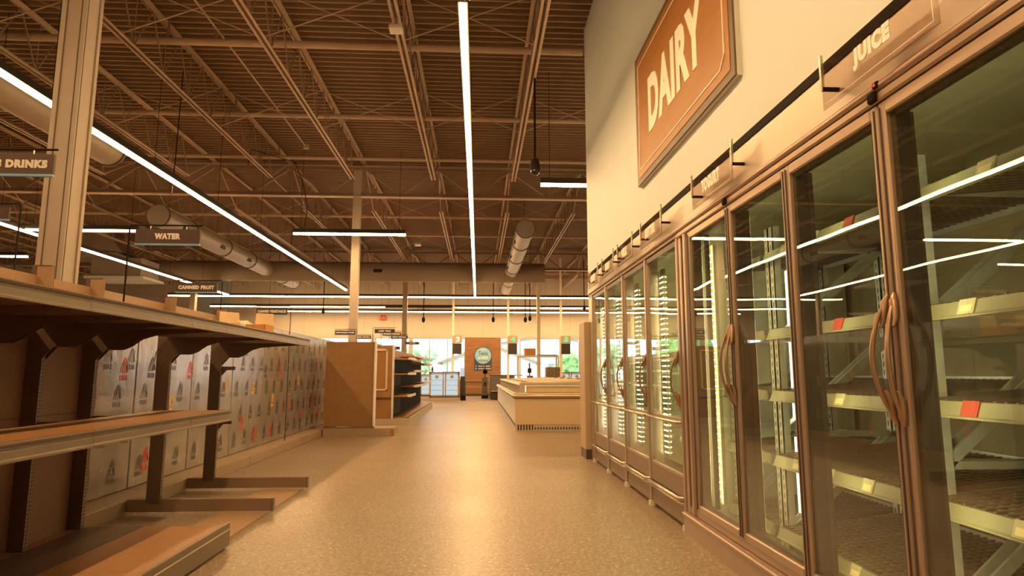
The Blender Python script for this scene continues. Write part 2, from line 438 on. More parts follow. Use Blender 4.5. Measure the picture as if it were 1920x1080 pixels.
# sprinkler pipes
for i, (y, r_, z, xa, xb, lab) in enumerate(((8.6, .052, 5.80, -14, 1.5, 'thick sprinkler pipe running across the roof nearest the camera'),
        (11.1, .045, 5.78, -16, 12.5, 'second sprinkler pipe across the roof, before the first girder'),
        (13.6, .04, 5.86, -16, 12.5, 'sprinkler pipe running close beside the first girder'),
        (18.6, .045, 5.8, -18, 12.5, 'sprinkler pipe across the bay beyond the first girder'),
        (21.2, .04, 5.8, -18, 12.5, 'sprinkler pipe above the big cross duct'),
        (29.2, .04, 5.8, -18, 12.5, 'farthest sprinkler pipe near the windows'))):
    r = thing('sprinkler_pipe', lab, 'pipe', ((xa + xb) / 2, y, z))
    MB().tube((xa, y, z), (xb, y, z), r_, 'steel_paint', 12).build('pipe', r)
    k = xa + .9
    while k < xb:
        h = MB(); h.tube((k, y, z), (k, y, z + .12), .01, 'steel_dark', 6); h.box(k - .03, k + .03, y - .006, y + .006, z + .10, z + .107, 'steel_dark')
        h.tube((k - .03, y, z + .10), (k, y, z + .17), .005, 'steel_dark', 4); h.tube((k + .03, y, z + .10), (k, y, z + .17), .005, 'steel_dark', 4)
        h.build('sprinkler_head', r); k += 3.1
    for x in JX[::2]:
        if xa < x < xb: MB().box(x + .05, x + .08, y - .01, y + .01, z, 6.09, 'steel_dark').build('hanger', r)
# conduits along the roof
for i, (x, y0, y1, lab) in enumerate(((-3.75, 6, 13.2, 'thin conduit between joists left of the near column'), (-.2, 4, 24, 'thin conduit directly above the long centre light'), (-5.2, 15, 24, 'thin conduit over the left air duct'))):
    c = MB().tube((x, y0, 5.95), (x, y1, 5.95), .014, 'steel_paint', 6); c.box(x - .05, x + .05, y1 - .1, y1, 5.9, 5.99, 'steel_paint')
    tag(c.build('conduit'), lab, 'pipe')

# ------------------------------------------------------------ linear lights
def light(label, p, q, w=.062, hang=2.4, grp=None, lit=True, z=4.2):
    (xa, ya), (xb, yb) = p, q; alongy = abs(yb - ya) > abs(xb - xa)
    r = thing('linear_light', label, 'light', ((xa + xb) / 2, (ya + yb) / 2, z), grp)
    h = w / 2 + .012; L = (yb - ya) if alongy else (xb - xa)
    b = MB()
    if alongy: b.box(xa - h, xa + h, ya, yb, z, z + .09, 'fixture_black')
    else: b.box(xa, xb, ya - h, ya + h, z, z + .09, 'fixture_black')
    b.build('housing', r)
    d = MB(); n = max(1, round(L / 2.4)); st = L / n
    for k in range(n):
        a, b_ = (ya if alongy else xa) + k * st + .004, (ya if alongy else xa) + (k + 1) * st - .004
        q = (xa - w / 2, xa + w / 2, a, b_) if alongy else (a, b_, ya - w / 2, ya + w / 2)
        d.box(*q, z - .042, z + .02, 'tube_side' if lit else 'fixture_black')
        if lit: d.add([(q[0], q[2], z - .0425), (q[0], q[3], z - .0425), (q[1], q[3], z - .0425), (q[1], q[2], z - .0425)], [(0, 1, 2, 3)], 'tube')
    d.build('diffuser', r)
    for k in range(n + 1):
        t = min(max(k * st, .15), L - .15)
        x, y = (xa, ya + t) if alongy else (xa + t, ya)
        MB().tube((x, y, z + .09), (x, y, 6.16), .004, 'black', 4).build('suspension_wire', r)
light('long centre light line over the main aisle', (-.155, 4.9), (-.155, 25.2))
light('light line over the main aisle directly above the camera', (-.12, -4.5), (-.12, 4.8))
light('long diagonal light line at left passing behind the big column', (-4.95, -4.5), (-4.95, 23.4))
light('farther left light line ending near the canned fruit sign', (-9.92, 8.4), (-9.92, 25.1))
light('short cross light crossing the beige column beyond the near aisle', (-4.13, 13.82), (-1.65, 13.82))
light('short cross light beside the end of the cooler wall', (1.0, 9.92), (3.4, 9.92))
light('short cross light left, ending behind the water sign', (-9.8, 13.75), (-7.45, 13.75))
light('front cross light of the three rows before the windows', (-12.4, 25.45), (12, 25.45))
light('middle cross light row before the windows, left of its dark section', (-12.4, 29.4), (-4.4, 29.4))
light('unlit dark section of the middle cross light row', (-4.4, 29.4), (-1.25, 29.4), lit=False)
light('middle cross light row before the windows, right of its dark section', (-1.25, 29.4), (12, 29.4))
light('rear cross light row closest to the windows', (-10.6, 31.6), (12, 31.6))
light('cross light hanging over the far left aisles', (-20, 17), (-12, 17))

# ------------------------------------------------------------ ducts
r = thing('cross_duct', 'large brown duct spanning the shop below the far girder', 'duct', (-5, 24, 4.97))
MB().tube((-13.2, 24, 4.97), (2.53, 24, 4.97), .38, 'duct_big', 32).build('duct_body', r)
for x in (-11.6, -8.6, -6.9, -3.6, -.9, 1.6): MB().tube((x, 24, 4.97), (x + .05, 24, 4.97), .388, 'duct_big', 32).build('joint_ring', r)
MB().box(-4.0, -3.68, 23.60, 23.64, 4.9, 5.02, 'black').build('vent', r)
for x in (-12, -8, -4.5, -1, 2): MB().tube((x, 24, 5.3), (x, 24, 6.1), .006, 'black', 4).build('hanger', r)
def round_duct(label, x, z, y0, y1, rad, rings, vents=True):
    r = thing('round_duct', label, 'duct', (x, (y0 + y1) / 2, z - rad))
    MB().tube((x, y0, z), (x, y1, z), rad, 'duct', 32).build('duct_body', r)
    for y in [y0 + .012, y1 - .062] + rings: MB().tube((x, y, z), (x, y + .05, z), rad + .02, 'duct_ring', 32).build('joint_ring', r)
    if vents:
        for y in rings:
            for s in (-1, 1):
                v = MB(); a = math.radians(25); cx = x + s * rad * math.cos(a); cz = z - rad * math.sin(a)
                v.box(cx - .02, cx + .02, y - .75, y - .45, cz - .05, cz + .06, 'groove'); v.build('vent', r)
    y = y0 + .5
    while y < y1: MB().tube((x, y, z + rad), (x, y, 6.1), .005, 'black', 4).build('hanger', r); y += 3
round_duct('round duct with dark rings hanging right of the centre light', 1.25, 4.99, 16.5, 29.2, .25, [18.3, 20.6, 22.8, 26.3])
round_duct('big round duct at upper left passing behind the large column', -6.6, 5.03, -1, 11.1, .27, [2, 6])
round_duct('round duct at left meeting the cross duct beyond the water sign', -8.0, 5.0, 15.6, 27.2, .27, [17.2, 19.6, 21.8, 25.6])
r = thing('air_handling_box', 'square beige air box with pale underside, far left under the roof', 'duct', (-12.3, 22, 4.3))
MB().box(-13.15, -11.5, 21.6, 22.8, 4.36, 5.0, 'duct_big', b=.01).build('plenum', r)
MB().box(-13.3, -11.35, 21.5, 22.9, 4.28, 4.36, 'wall_paint').build('diffuser_grille', r)
MB().prism([(-14.6, 5.3), (-12.5, 5.25), (-11.9, 5.0), (-13.15, 5.0), (-14.6, 5.05)], 'y', 21.7, 22.7, 'duct').prism([(-14.6, 5.3), (-14.6, 5.95), (-12.8, 5.95), (-12.2, 5.2)], 'y', 21.7, 22.7, 'duct_big').build('transition', r)

# ------------------------------------------------------------ hanging small things
def dome_cam(x, y, z, label, top=5.35, big=False):
    r = thing('dome_camera', label, 'security camera', (x, y, z), 'ceiling dome cameras')
    k = 1 if big else .95
    MB().tube((x, y, z + .16 * k), (x, y, top), .016 if big else .02, 'black', 8).build('pole', r)
    b = MB(); b.tube((x, y, z + .06), (x, y, z + .16), .075, 'black', 20, r2=.05); b.tube((x, y, z), (x, y, z + .06), .07, 'black', 20, r2=.075); b.build('housing', r)
    d = MB(); pr = [(.066, 0), (.062, -.03), (.045, -.055), (.02, -.068)]
    for (ra, za), (rb, zb) in zip(pr[:-1], pr[1:]): d.tube((x, y, z + za), (x, y, z + zb), ra, 'black_gloss', 20, r2=rb)
    d.build('dome', r)
dome_cam(.775, 8.45, 3.93, 'black dome camera on a pole hanging before the end of the dairy wall', big=True)
for x, y, z, lab in ((-2.47, 28, 3.42, 'small dome camera on a pole above the third checkout lane window'), (-1.14, 28, 3.72, 'small dome camera hanging beside the lane three number post'),
                 (.65, 28, 3.44, 'small dome camera hanging left of the lane four sign'), (2.1, 28, 3.44, 'left one of two close hanging dome cameras by the slim column'),
                 (2.32, 28.2, 3.52, 'right one of two close hanging dome cameras by the slim column'), (-6.9, 28, 3.78, 'small dome camera hanging above the paper towels sign'), (4.7, 27.5, 3.9, 'small dome camera near the end of the cooler wall')):
    dome_cam(x, y, z, lab, top=6.15)
r = thing('access_point', 'white square box clamped to a roof joist near the top of the view', 'network device', (-1.0, 7.0, 5.12))
MB().box(-1.09, -.93, 6.95, 7.1, 5.14, 5.2, 'white_metal', b=.01).build('body', r); MB().box(-1.03, -.99, 7.0, 7.03, 5.2, 5.3, 'steel_dark').build('bracket', r)
tag(MB().box(-2.1, -1.9, 20, 20.2, 5.22, 5.28, 'white_metal', b=.01).build('ceiling_sensor'), 'small white sensor under a joist beyond the first girder', 'sensor')
for pts, lab in (([(-5.0, 10.2, 6.15), (-5.02, 10.2, 4.6), (-5.04, 10.2, 4.0)], 'black cable hanging straight down behind the left light line'),
                 ([(-4.6, 12.2, 5.2), (-4.55, 12.2, 5.52), (-4.2, 12.3, 5.45), (-3.8, 12.6, 5.4), (-3.72, 12.9, 5.1), (-3.75, 13.5, 4.7), (-3.9, 13.82, 4.29)], 'looping black cable feeding the short cross light')):
    tag(MB().path(pts, .008, 'black', 6).build('power_cable'), lab, 'cable')
r = thing('exit_light', 'red exit light high on the far wall', 'exit sign', (-5.0, YF - .12, 3.9))
MB().box(-5.17, -4.83, YF - .1, YF, 3.86, 4.06, 'red_plastic', b=.01).build('case', r); MB().text('EXIT', 'exit_red', -5.0, YF - .102, 3.96, .26, .12, depth=.004).build('lettering', r)
MB().tube((-5.07, YF - .05, 4.06), (-5.07, YF - .05, 4.12), .03, 'black', 8).tube((-4.93, YF - .05, 4.06), (-4.93, YF - .05, 4.12), .03, 'black', 8).build('lamp_head', r)
tag(MB().box(-14.4, -12.9, YF - .02, YF - .005, 3.2, 5.9, 'wall_grey').text('Thank', 'film_blue', -13.2, YF - .02, 3.75, .8, .25, bold=0).build('wall_mural'), 'grey blue wall graphic with blue script, far left of the window wall', 'mural')

# ------------------------------------------------------------ aisle signs
def aisle_sign(txt, x0, x1, z0, z1, y, px, pz, label, txtw=.7, part_text=None):
    r = thing('aisle_sign', label, 'sign', (px, y, pz), None)
    s = MB(); zb = z0 + (z1 - z0) * .10
    s.box(x0, x1, y - .008, y + .008, zb, z1, 'sign_brown'); s.build('sign_panel', r)
    MB().box(x0, x1, y - .010, y + .008, z0, zb, 'sign_blue').build('blue_strip', r)
    t = MB(); w = (x1 - x0) * txtw; t.text(txt, 'sign_white', (x0 + x1) / 2, y - .008, (zb + z1) / 2, w, (z1 - zb) * .42, bold=.07, depth=.003); t.build('lettering', r)
    f = MB(); top = z1 + .028; far = x1 + .01 if px < x0 else x0 - .01
    f.path([(px, y, pz), (px, y, top - .015), (px + (.012 if far > px else -.012), y, top), (far, y, top)], .006, 'black', 6)
    f.build('pole', r)
    h = MB()
    for k in (.22, .78): x = x0 + (x1 - x0) * k; h.tube((x, y, z1 - .005), (x, y, top), .003, 'chrome', 5)
    h.build('hook', r)
aisle_sign('WATER', -2.395, -1.955, 1.985, 2.10, 4.4, -2.44, 1.43, 'aisle sign reading WATER above the near left shelving', .40)
aisle_sign('CANNED FRUIT', -3.385, -2.93, 1.99, 2.105, 7.1, -2.88, 0, 'aisle sign reading CANNED FRUIT', .86)
aisle_sign('CANNED VEGETABLES', -3.36, -2.90, 1.97, 2.08, 9.6, -2.85, 0, 'aisle sign reading CANNED VEGETABLES', .92)
aisle_sign('SPORTS DRINKS', -2.83, -2.31, 2.155, 2.28, 3.4, -2.88, 1.43, 'aisle sign ending in DRINKS cut by the left picture edge', .88)
aisle_sign('JUICE', -4.2, -3.7, 2.29, 2.40, 5.0, -3.62, .0, 'aisle sign half hidden at the far left edge behind the drinks sign', .5)
aisle_sign('ICED TEAS', -2.34, -1.89, 1.99, 2.09, 14.2, -2.38, 0, 'aisle sign reading ICED TEAS over the brown end displays', .6)
aisle_sign('ENERGY DRINKS', -2.49, -2.02, 2.06, 2.16, 16.4, -2.53, 0, 'aisle sign reading ENERGY DRINKS just behind the iced teas sign', .88)
aisle_sign('SOFT DRINKS', -2.50, -2.02, 2.07, 2.17, 18, -2.54, 0, 'aisle sign reading SOFT DRINKS', .8)
aisle_sign('JUICE', -2.44, -1.98, 2.05, 2.14, 21, -2.20, 0, 'small aisle sign reading JUICE before the window, farthest right', .4)
aisle_sign('PAPER TOWELS', -3.33, -2.89, 2.01, 2.11, 17, -2.84, 0, 'aisle sign reading PAPER TOWELS right of the beige column', .85)
aisle_sign('DISPOSABLE WARE', -3.20, -2.75, 1.945, 2.045, 14.1, -2.72, 0, 'aisle sign reading DISPOSABLE half hidden by the beige column', .9)
aisle_sign('PASTA', -2.80, -2.36, 1.80, 1.90, 19, -2.84, 0, 'low dark aisle sign peeking over the tan end panel', .5)

# ------------------------------------------------------------ DAIRY sign
r = thing('dairy_sign', 'big orange wood sign reading DAIRY on the cream wall', 'sign', (1.47, 4.36, 2.78))
y0, y1, z0, z1 = 3.37, 5.62, 2.83, 4.09; xf = 1.488
MB().box(xf + .012, WX, y0, y1, z0, z1, 'sign_edge').box(xf, xf + .012, y0 + .004, y1 - .004, z0 + .004, z1 - .004, 'sign_border').build('frame', r)
MB().box(xf - .004, xf, y0 + .06, y1 - .06, z0 + .06, z1 - .06, 'sign_orange').build('wood_face', r)
a, b, c, d = y0 + .13, y1 - .13, z0 + .13, z1 - .13; k = .07; t = .010
pl = [(a + k, c), (b, c), (b, d), (a + k, d), (a, d - k), (a, c + k)]
o = MB()
for (p0, p1) in zip(pl, pl[1:] + pl[:1]): o.bar((xf - .006, p0[0], p0[1]), (xf - .006, p1[0], p1[1]), .004, t, 'sign_white') if abs(p0[1] - p1[1]) < 1e-6 else o.bar((xf - .006, p0[0], p0[1]), (xf - .006, p1[0], p1[1]), t, t, 'sign_white')
o.build('border_line', r)
MB().text('DAIRY', 'sign_white', xf - .004, 4.50, 3.44, 1.34, .50, face='-x', bold=.05).build('lettering', r)

# ------------------------------------------------------------ COOLERS
FX = 1.5    # front plane
def shelf_grid(x0, x1, y0, y1, z, slope=.06, pitch=.044, m='shelf_black'):
    g = MB(); nx = int((x1 - x0) / pitch); ny = int((y1 - y0) / pitch)
    def zz(x): return z + (x - x0) * slope
    for i in range(nx + 1):
        x = x0 + (x1 - x0) * i / nx; g.bar((x, y0, zz(x)), (x, y1, zz(x)), .013, .014, m)
    for j in range(ny + 1):
        y = y0 + (y1 - y0) * j / ny; g.bar((x0, y, zz(x0)), (x1, y, zz(x1)), .012, .022, m)
    return g
def led_strip(x, y, z0, z1, parent, cols=2, pitch=.045, towards=-1):
    s = MB().box(x - .012, x + .012, y - .04, y + .04, z0, z1, 'rail_pale').build('light_strip', parent)
    d = MB(); n = int((z1 - z0 - .06) / pitch)
    for c in range(cols):
        yy = y + (c - (cols - 1) / 2) * .03
        for k in range(n):
            zc = z0 + .04 + k * pitch; d.box(x - .0145, x - .012, yy - .0025, yy + .0025, zc, zc + .005, 'led')
            d.box(x + .012, x + .0145, yy - .0025, yy + .0025, zc, zc + .005, 'led')
    s['_o'] = parent['_o']; e = d.build('leds', s); return s
def near_door(y0, y1, hinge_low):
    """proto door hung in plane FX, from y0 to y1; handle on the side away from the hinge"""
    z0, z1 = .19, 2.08; w = .036; x0, x1 = FX - .045, FX
    f = MB()
    f.box(x0, x1, y0, y0 + w, z0, z1, 'cooler_metal', b=.006); f.box(x0, x1, y1 - w, y1, z0, z1, 'cooler_metal', b=.006)
    f.box(x0, x1, y0 + w, y1 - w, z0, z0 + .05, 'cooler_metal', b=.006); f.box(x0, x1, y0 + w, y1 - w, z1 - .05, z1, 'cooler_metal', b=.006)
    f.box(x0 - .006, x0, y0 + .008, y0 + .014, z0 + .02, z1 - .02, 'cooler_dark'); f.box(x0 - .006, x0, y1 - .014, y1 - .008, z0 + .02, z1 - .02, 'cooler_dark')
    return f, (z0, z1, w, x0, x1)
def handle_mb(x0, yc, zc, ln, s=1, m='handle_bronze'):
    h = MB(); pts = []; rs = []
    N = 16
    for i in range(N + 1):
        t = i / N; z = zc - ln / 2 + ln * t; q = math.sin(PI * t)
        pts.append((x0 - .012 - .05 * q ** .8, yc + s * .02 * q, z)); rs.append(.0055 + .0035 * q)
    h.path(pts, rs, m, 10)
    for t in (-1, 1):
        h.path([(x0 - .004, yc - s * .006, zc + t * (ln / 2 + .03)), (x0 - .012, yc, zc + t * ln / 2), (x0 - .018, yc + s * .006, zc + t * (ln / 2 - .06)), (x0 - .03, yc + s * .01, zc + t * (ln / 2 - .09))], [.004, .015, .013, .007], m, 10)
    return h
case = thing('walk_in_cooler', 'long near cooler case with brown framed glass doors and wire shelves', 'cooler', (FX, 2.1, 0))
CY0, CY1 = -.02, 4.46
b = MB()
b.box(FX - .06, FX + .1, CY0, CY1, 0, .12, 'cooler_metal'); b.box(FX - .075, FX + .1, CY0, CY1, .12, .145, 'cooler_metal', b=.006)
b.box(FX - .03, FX + .1, CY0, CY1, .145, .19, 'cooler_metal', b=.006)
b.build('base_curb', case)
b = MB(); b.box(FX - .02, FX + .08, 4.26, CY1, .145, 2.1, 'cooler_metal', b=.008); b.box(FX - .045, FX - .02, 4.28, 4.33, .145, 2.1, 'cooler_metal', b=.008); b.box(FX - .035, FX - .02, 4.40, 4.45, .145, 2.1, 'cooler_metal', b=.008); b.box(FX - .022, FX - .019, 4.34, 4.39, .145, 2.1, 'cooler_dark')
b.build('end_post', case)
b = MB(); b.box(FX - .02, FX + .10, CY0, CY1, 2.10, 2.16, 'cooler_dark'); b.box(FX - .05, FX, CY0, CY1, 2.085, 2.125, 'cooler_metal', b=.008); b.build('top_rail', case)
MB().box(FX, 2.72, CY0, CY1, 2.22, 2.26, 'cooler_liner').build('inner_ceiling', case)
MB().box(FX, 2.72, CY0, CY1, .04, .08, 'cooler_liner').build('inner_floor', case)
MB().box(FX + .1, 2.7, CY1 - .03, CY1, .08, 2.22, 'cooler_liner').build('end_liner', case)
MB().box(FX + .06, 2.7, CY0, CY0 + .03, .08, 2.22, 'cooler_liner').build('end_liner', case)
# doors: (y0, y1, side of handle +1 = far side)
doors = [(3.515, 4.22, -1), (2.815, 3.51, 1), (2.115, 2.81, -1), (1.41, 2.105, 1), (.71, 1.405, -1), (0.0, .705, 1)]
for i, (y0, y1, hs) in enumerate(doors):
    f, (z0, z1, w, x0, x1) = near_door(y0, y1, 0); fo = f.build('door', case)
    MB().box(x0 + .012, x0 + .018, y0 + w - .01, y1 - w + .01, z0 + .04, z1 - .04, 'door_glass').build('glass_pane', fo)
    g = MB(); ya, yb = y0 + w, y1 - w; gz0, gz1 = z0 + .05, z1 - .05
    g.box(x0 + .02, x1 + .03, ya - .005, ya + .028, gz0, gz1, 'gasket'); g.box(x0 + .02, x1 + .03, yb - .028, yb + .005, gz0, gz1, 'gasket')
    g.box(x0 + .02, x1, ya, yb, gz0 - .005, gz0 + .02, 'gasket'); g.box(x0 + .02, x1, ya, yb, gz1 - .02, gz1 + .005, 'gasket'); g.build('gasket', fo)
    hy = (y0 + w * .5) if hs < 0 else (y1 - w * .5)
    handle_mb(x0, hy, 1.15, .40, -hs).build('handle', fo)
    if i in (0, 2, 4):
        MB().box(x0 - .022, x0, y0 - .022, y0 + .018, 2.085, 2.125, 'black', b=.006).build('hinge_cap', case)
# mullions with light tubes behind the doors
for y in (3.5125, 2.8125, 2.11, 1.4075, .7075):
    m_ = MB().box(FX + .01, FX + .06, y - .028, y + .028, .19, 2.1, 'cooler_dark').build('mullion', case)
    m_['_o'] = case['_o']
for y in (4.16, 3.5125, 2.8125, 2.11, 1.4075, .7075):
    t = MB(); t.box(FX + .062, FX + .085, y - .012, y + .026, .22, 2.05, 'cooler_dark'); t.add([(FX + .066, y + .027, .25), (FX + .084, y + .027, .25), (FX + .084, y + .027, 2.02), (FX + .066, y + .027, 2.02)], [(0, 1, 2, 3)], 'led_tube'); t.add([(FX + .086, y - .01, .25), (FX + .086, y + .024, .25), (FX + .086, y + .024, 2.02), (FX + .086, y - .01, 2.02)], [(0, 1, 2, 3)], 'led_tube'); t.build('light_tube', case)
led_strip(FX + .12, 4.19, .25, 1.98, case, 2)
for (x, y, w, z0, z1) in ((1.80, 4.22, .045, .3, 1.75), (1.86, 3.86, .05, .3, 1.72), (1.86, 3.64, .03, .3, 1.72)):
    MB().box(x, x + .02, y - w, y + w, z0, z1, 'lit_post', b=.004).build('lit_tube', case)
# racks behind doors
rack_posts = [(1.0), (2.41), (3.66)]
for i, (ya, yb) in enumerate(((-.0 + .1, 1.0), (1.0, 2.41), (2.41, 3.66), (3.66, 4.35))):
    lab = ['wire shelf rack inside the cooler behind the doors beside the camera', 'galvanised shelf rack inside the cooler behind the door nearest the camera', 'galvanised shelf rack behind the two middle doors of the near cooler', 'narrow shelf rack inside the near cooler at its far end'][i]
    rk = thing('shelf_rack', lab, 'shelf rack', (1.75, (ya + yb) / 2, .08), 'cooler shelf racks')
    xa, xb = 1.76, 2.45
    for y in (ya + .02, yb - .04):
        for x in (xa, xb):
            p_ = MB(); p_.box(x, x + .006, y - .025, y + .025, .08, 1.98, 'galv'); p_.box(x, x + .045, y - .025, y - .019, .08, 1.98, 'galv'); p_.box(x, x + .045, y + .019, y + .025, .08, 1.98, 'galv')
            for k in range(36): zc = .14 + k * .05; p_.box(x - .001, x, y - .004, y + .004, zc, zc + .028, 'gasket')
            p_.build('post', rk)
        br = MB()
        for (za, zb) in ((.2, .75), (.75, 1.3), (1.3, 1.85)): br.bar((xa + .03, y, za), (xb, y, zb), .012, .045, 'galv'); br.bar((xa + .03, y, zb), (xb, y, zb), .012, .03, 'galv')
        br.build('brace', rk)
    for zi, z in enumerate((.20, .60, .965, 1.32, 1.78)):
        sh = shelf_grid(xa - .03, xb + .04, ya + .05, yb - .06, z + .03, .09).build('shelf', rk)
        rl = MB(); rl.prism([(xa - .035, z + .035), (xa - .042, z + .035), (xa - .058, z - .012), (xa - .066, z - .018), (xa - .066, z - .024), (xa - .035, z - .024)], 'y', ya + .03, yb - .05, 'rail_pale')
        rl.box(xb + .03, xb + .045, ya + .03, yb - .05, z + .06, z + .12, 'galv')
        rl.build('price_rail', rk)
        y = ya + .12 + (zi % 3) * .17
        k = 0
        while y < yb - .2:
            MB().prism([(xa - .040, z + .040), (xa - .046, z + .040), (xa - .064, z - .014), (xa - .056, z - .014)], 'y', y, y + .075, 'tag_red' if (k + zi) % 7 == 4 else 'tag_cream').prism([(xa - .044, z + .032), (xa - .048, z + .032), (xa - .0625, z - .006), (xa - .058, z - .006)], 'y', y + .01, y + .065, 'ivory' if (k + zi) % 7 != 4 else 'tag_red').build('price_tag', rk)
            y += .31; k += 1

# far reach-in freezers
fc = thing('reach_in_freezer', 'far bank of four tall glass freezer doors with dotted light strips', 'freezer', (FX, 6.3, 0))
FY0, FY1 = 4.47, 8.2
dv = [4.47, 5.39, 6.27, 7.12, 7.98]
MB().box(FX, 2.7, FY0, FY1, .0, .06, 'cooler_dark').build('inner_floor', fc)
MB().box(FX, 2.7, FY0, FY1, 2.16, 2.2, 'cooler_liner').build('inner_ceiling', fc)
MB().box(2.25, 2.3, FY0, FY1, .1, 2.16, 'cooler_liner').build('back_liner', fc)
for y in (FY0 + .02, FY1 - .25): MB().box(FX + .06, 2.25, y, y + .02, .06, 2.16, 'cooler_liner').build('end_liner', fc)
MB().box(FX - .02, FX + .1, FY0, FY1, 2.1, 2.16, 'cooler_dark').box(FX - .04, FX, FY0, FY1, 2.10, 2.13, 'cooler_metal', b=.006).build('top_rail', fc)
for i, y in enumerate(dv):
    w = .045
    MB().box(FX - .04, FX + .08, y - w / 2 + (w / 2 if i == 0 else 0), y + w / 2 + (w / 2 if i == 0 else 0), .04, 2.1, 'cooler_metal', b=.008).build('post', fc)
    MB().box(FX - .05, FX + .08, y - .03 + (.03 if i == 0 else 0), y + .03 + (.03 if i == 0 else 0), 0, .04, 'sign_edge').build('foot', fc)
MB().box(FX - .03, FX + .08, 7.98, FY1, .0, 2.1, 'cooler_metal').build('end_panel', fc)
for i in range(4):
    ya, yb = dv[i] + (.045 if i == 0 else .0225), dv[i + 1] - .0225
    x0 = FX - .03
    f = MB(); w = .03
    f.box(x0, FX + .01, ya, ya + w, .74, 2.09, 'cooler_metal', b=.005); f.box(x0, FX + .01, yb - w, yb, .74, 2.09, 'cooler_metal', b=.005)
    f.box(x0, FX + .01, ya, yb, 2.05, 2.09, 'cooler_dark'); f.box(x0, FX + .01, ya, yb, .74, .77, 'cooler_metal')
    do = f.build('door', fc); do['_o'] = fc['_o']
    MB().box(x0 + .012, x0 + .018, ya + w - .005, yb - w + .005, .77, 2.05, 'door_glass').build('glass_pane', do)
    handle_mb(x0, ya + .02, 1.06, .36, 1).build('handle', do)
    mr = MB(); mr.path([(x0 - .005, ya + .01, .745), (x0 - .035, ya + .03, .745), (x0 - .035, yb - .03, .745), (x0 - .005, yb - .01, .745)], .013, 'chrome', 10); mr.build('bumper_rail', fc)
    MB().box(x0 + .012, x0 + .018, ya + .01, yb - .01, .36, .73, 'door_glass').build('lower_pane', fc)
    MB().box(x0, FX + .01, ya, yb, .22, .36, 'kick_perf').box(x0 + .004, FX, ya, yb, .36, .375, 'cooler_metal').build('grille_panel', fc)
    mr = MB(); mr.path([(x0, ya + .01, .215), (x0 - .035, ya + .03, .215), (x0 - .035, yb - .03, .215), (x0, yb - .01, .215)], .014, 'chrome', 10); mr.path([(x0, ya + .01, .18), (x0 - .02, ya + .03, .18), (x0 - .02, yb - .03, .18), (x0, yb - .01, .18)], .009, 'chrome', 10); mr.build('bumper_rail', fc)
    MB().box(x0 + .004, FX + .01, ya, yb, .035, .2, 'kick_perf').build('kick_panel', fc)
    led_strip(FX + .10, yb - .06, .40, 2.0, fc, 4)
    led_strip(FX + .10, ya + .08, .40, 2.0, fc, 2)
    for z in (.55, .85, 1.15, 1.45, 1.75):
        sh = MB(); n_ = 14
        for k in range(n_ + 1): y = ya + .08 + (yb - ya - .16) * k / n_; sh.tube((FX + .22, y, z), (2.2, y, z + .02), .005, 'galv', 4)
        sh.tube((FX + .22, ya + .06, z), (FX + .22, yb - .06, z), .008, 'galv', 6); sh.tube((2.2, ya + .06, z + .02), (2.2, yb - .06, z + .02), .008, 'galv', 6)
        sh.tube((FX + .5, ya + .06, z), (FX + .5, yb - .06, z), .006, 'galv', 6)
        so = sh.build('shelf', fc)
        MB().box(FX + .2, FX + .21, ya + .06, yb - .06, z - .02, z + .025, 'rail_pale').build('price_rail', fc)
# header fascia over all coolers
hd = thing('cooler_header', 'long taupe metal fascia running above all the cooler doors', 'fascia', (1.47, 4, 2.13))
MB().prism([(1.45, 2.15), (1.46, 2.36), (1.499, 2.36), (1.499, 2.15)], 'y', -1, 8.2, 'cooler_header').build('fascia_panel', hd)
MB().path([(1.455, -1, 2.14), (1.455, 8.2, 2.14)], .016, 'cooler_metal', 10).build('lower_trim', hd)
MB().box(1.492, WX, -1, 8.2, 2.362, 2.44, 'black').box(1.455, 1.47, -1, 8.2, 2.36, 2.368, 'black').build('dark_ledge', hd)
HS = [('JUICE', 1.69, 2.33), ('YOGURT', 3.24, 3.89), ('BUTTER', 4.59, 5.2), ('MILK', 5.5, 6.1), ('EGGS', 6.3, 6.9), ('CHEESE', 7.16, 7.76)]
for t, ya, yb in HS:
    r = thing('category_sign', 'clear hanging sign reading %s over the cooler doors' % t, 'sign', (1.40, (ya + yb) / 2, 2.2))
    xx = 1.385
    MB().box(xx, xx + .005, ya, yb, 2.15, 2.345, 'acrylic').box(xx - .0015, xx, ya + .02, yb - .02, 2.168, 2.171, 'sign_white').box(xx - .0015, xx, ya + .02, ya + .023, 2.168, 2.33, 'sign_white').build('acrylic_panel', r)
    MB().text(t, 'sign_white', xx, (ya + yb) / 2 - .0, 2.25, .29 if len(t) > 5 else .21, .085, face='-x', bold=.075).build('lettering', r)
    for y in (ya, yb):
        c = MB(); c.box(xx - .004, xx + .008, y - .006, y + .006, 2.235, 2.385, 'chrome'); c.box(xx, 1.455, y - .006, y + .006, 2.235, 2.25, 'black'); c.build('bracket', r)
tag(MB().box(1.435, 1.455, 2.07, 2.10, 2.13, 2.155, 'black', b=.004).box(1.433, 1.435, 2.08, 2.09, 2.138, 2.147, 'red_lamp').build('door_sensor'), 'tiny black sensor with a red light above the double handle', 'sensor')

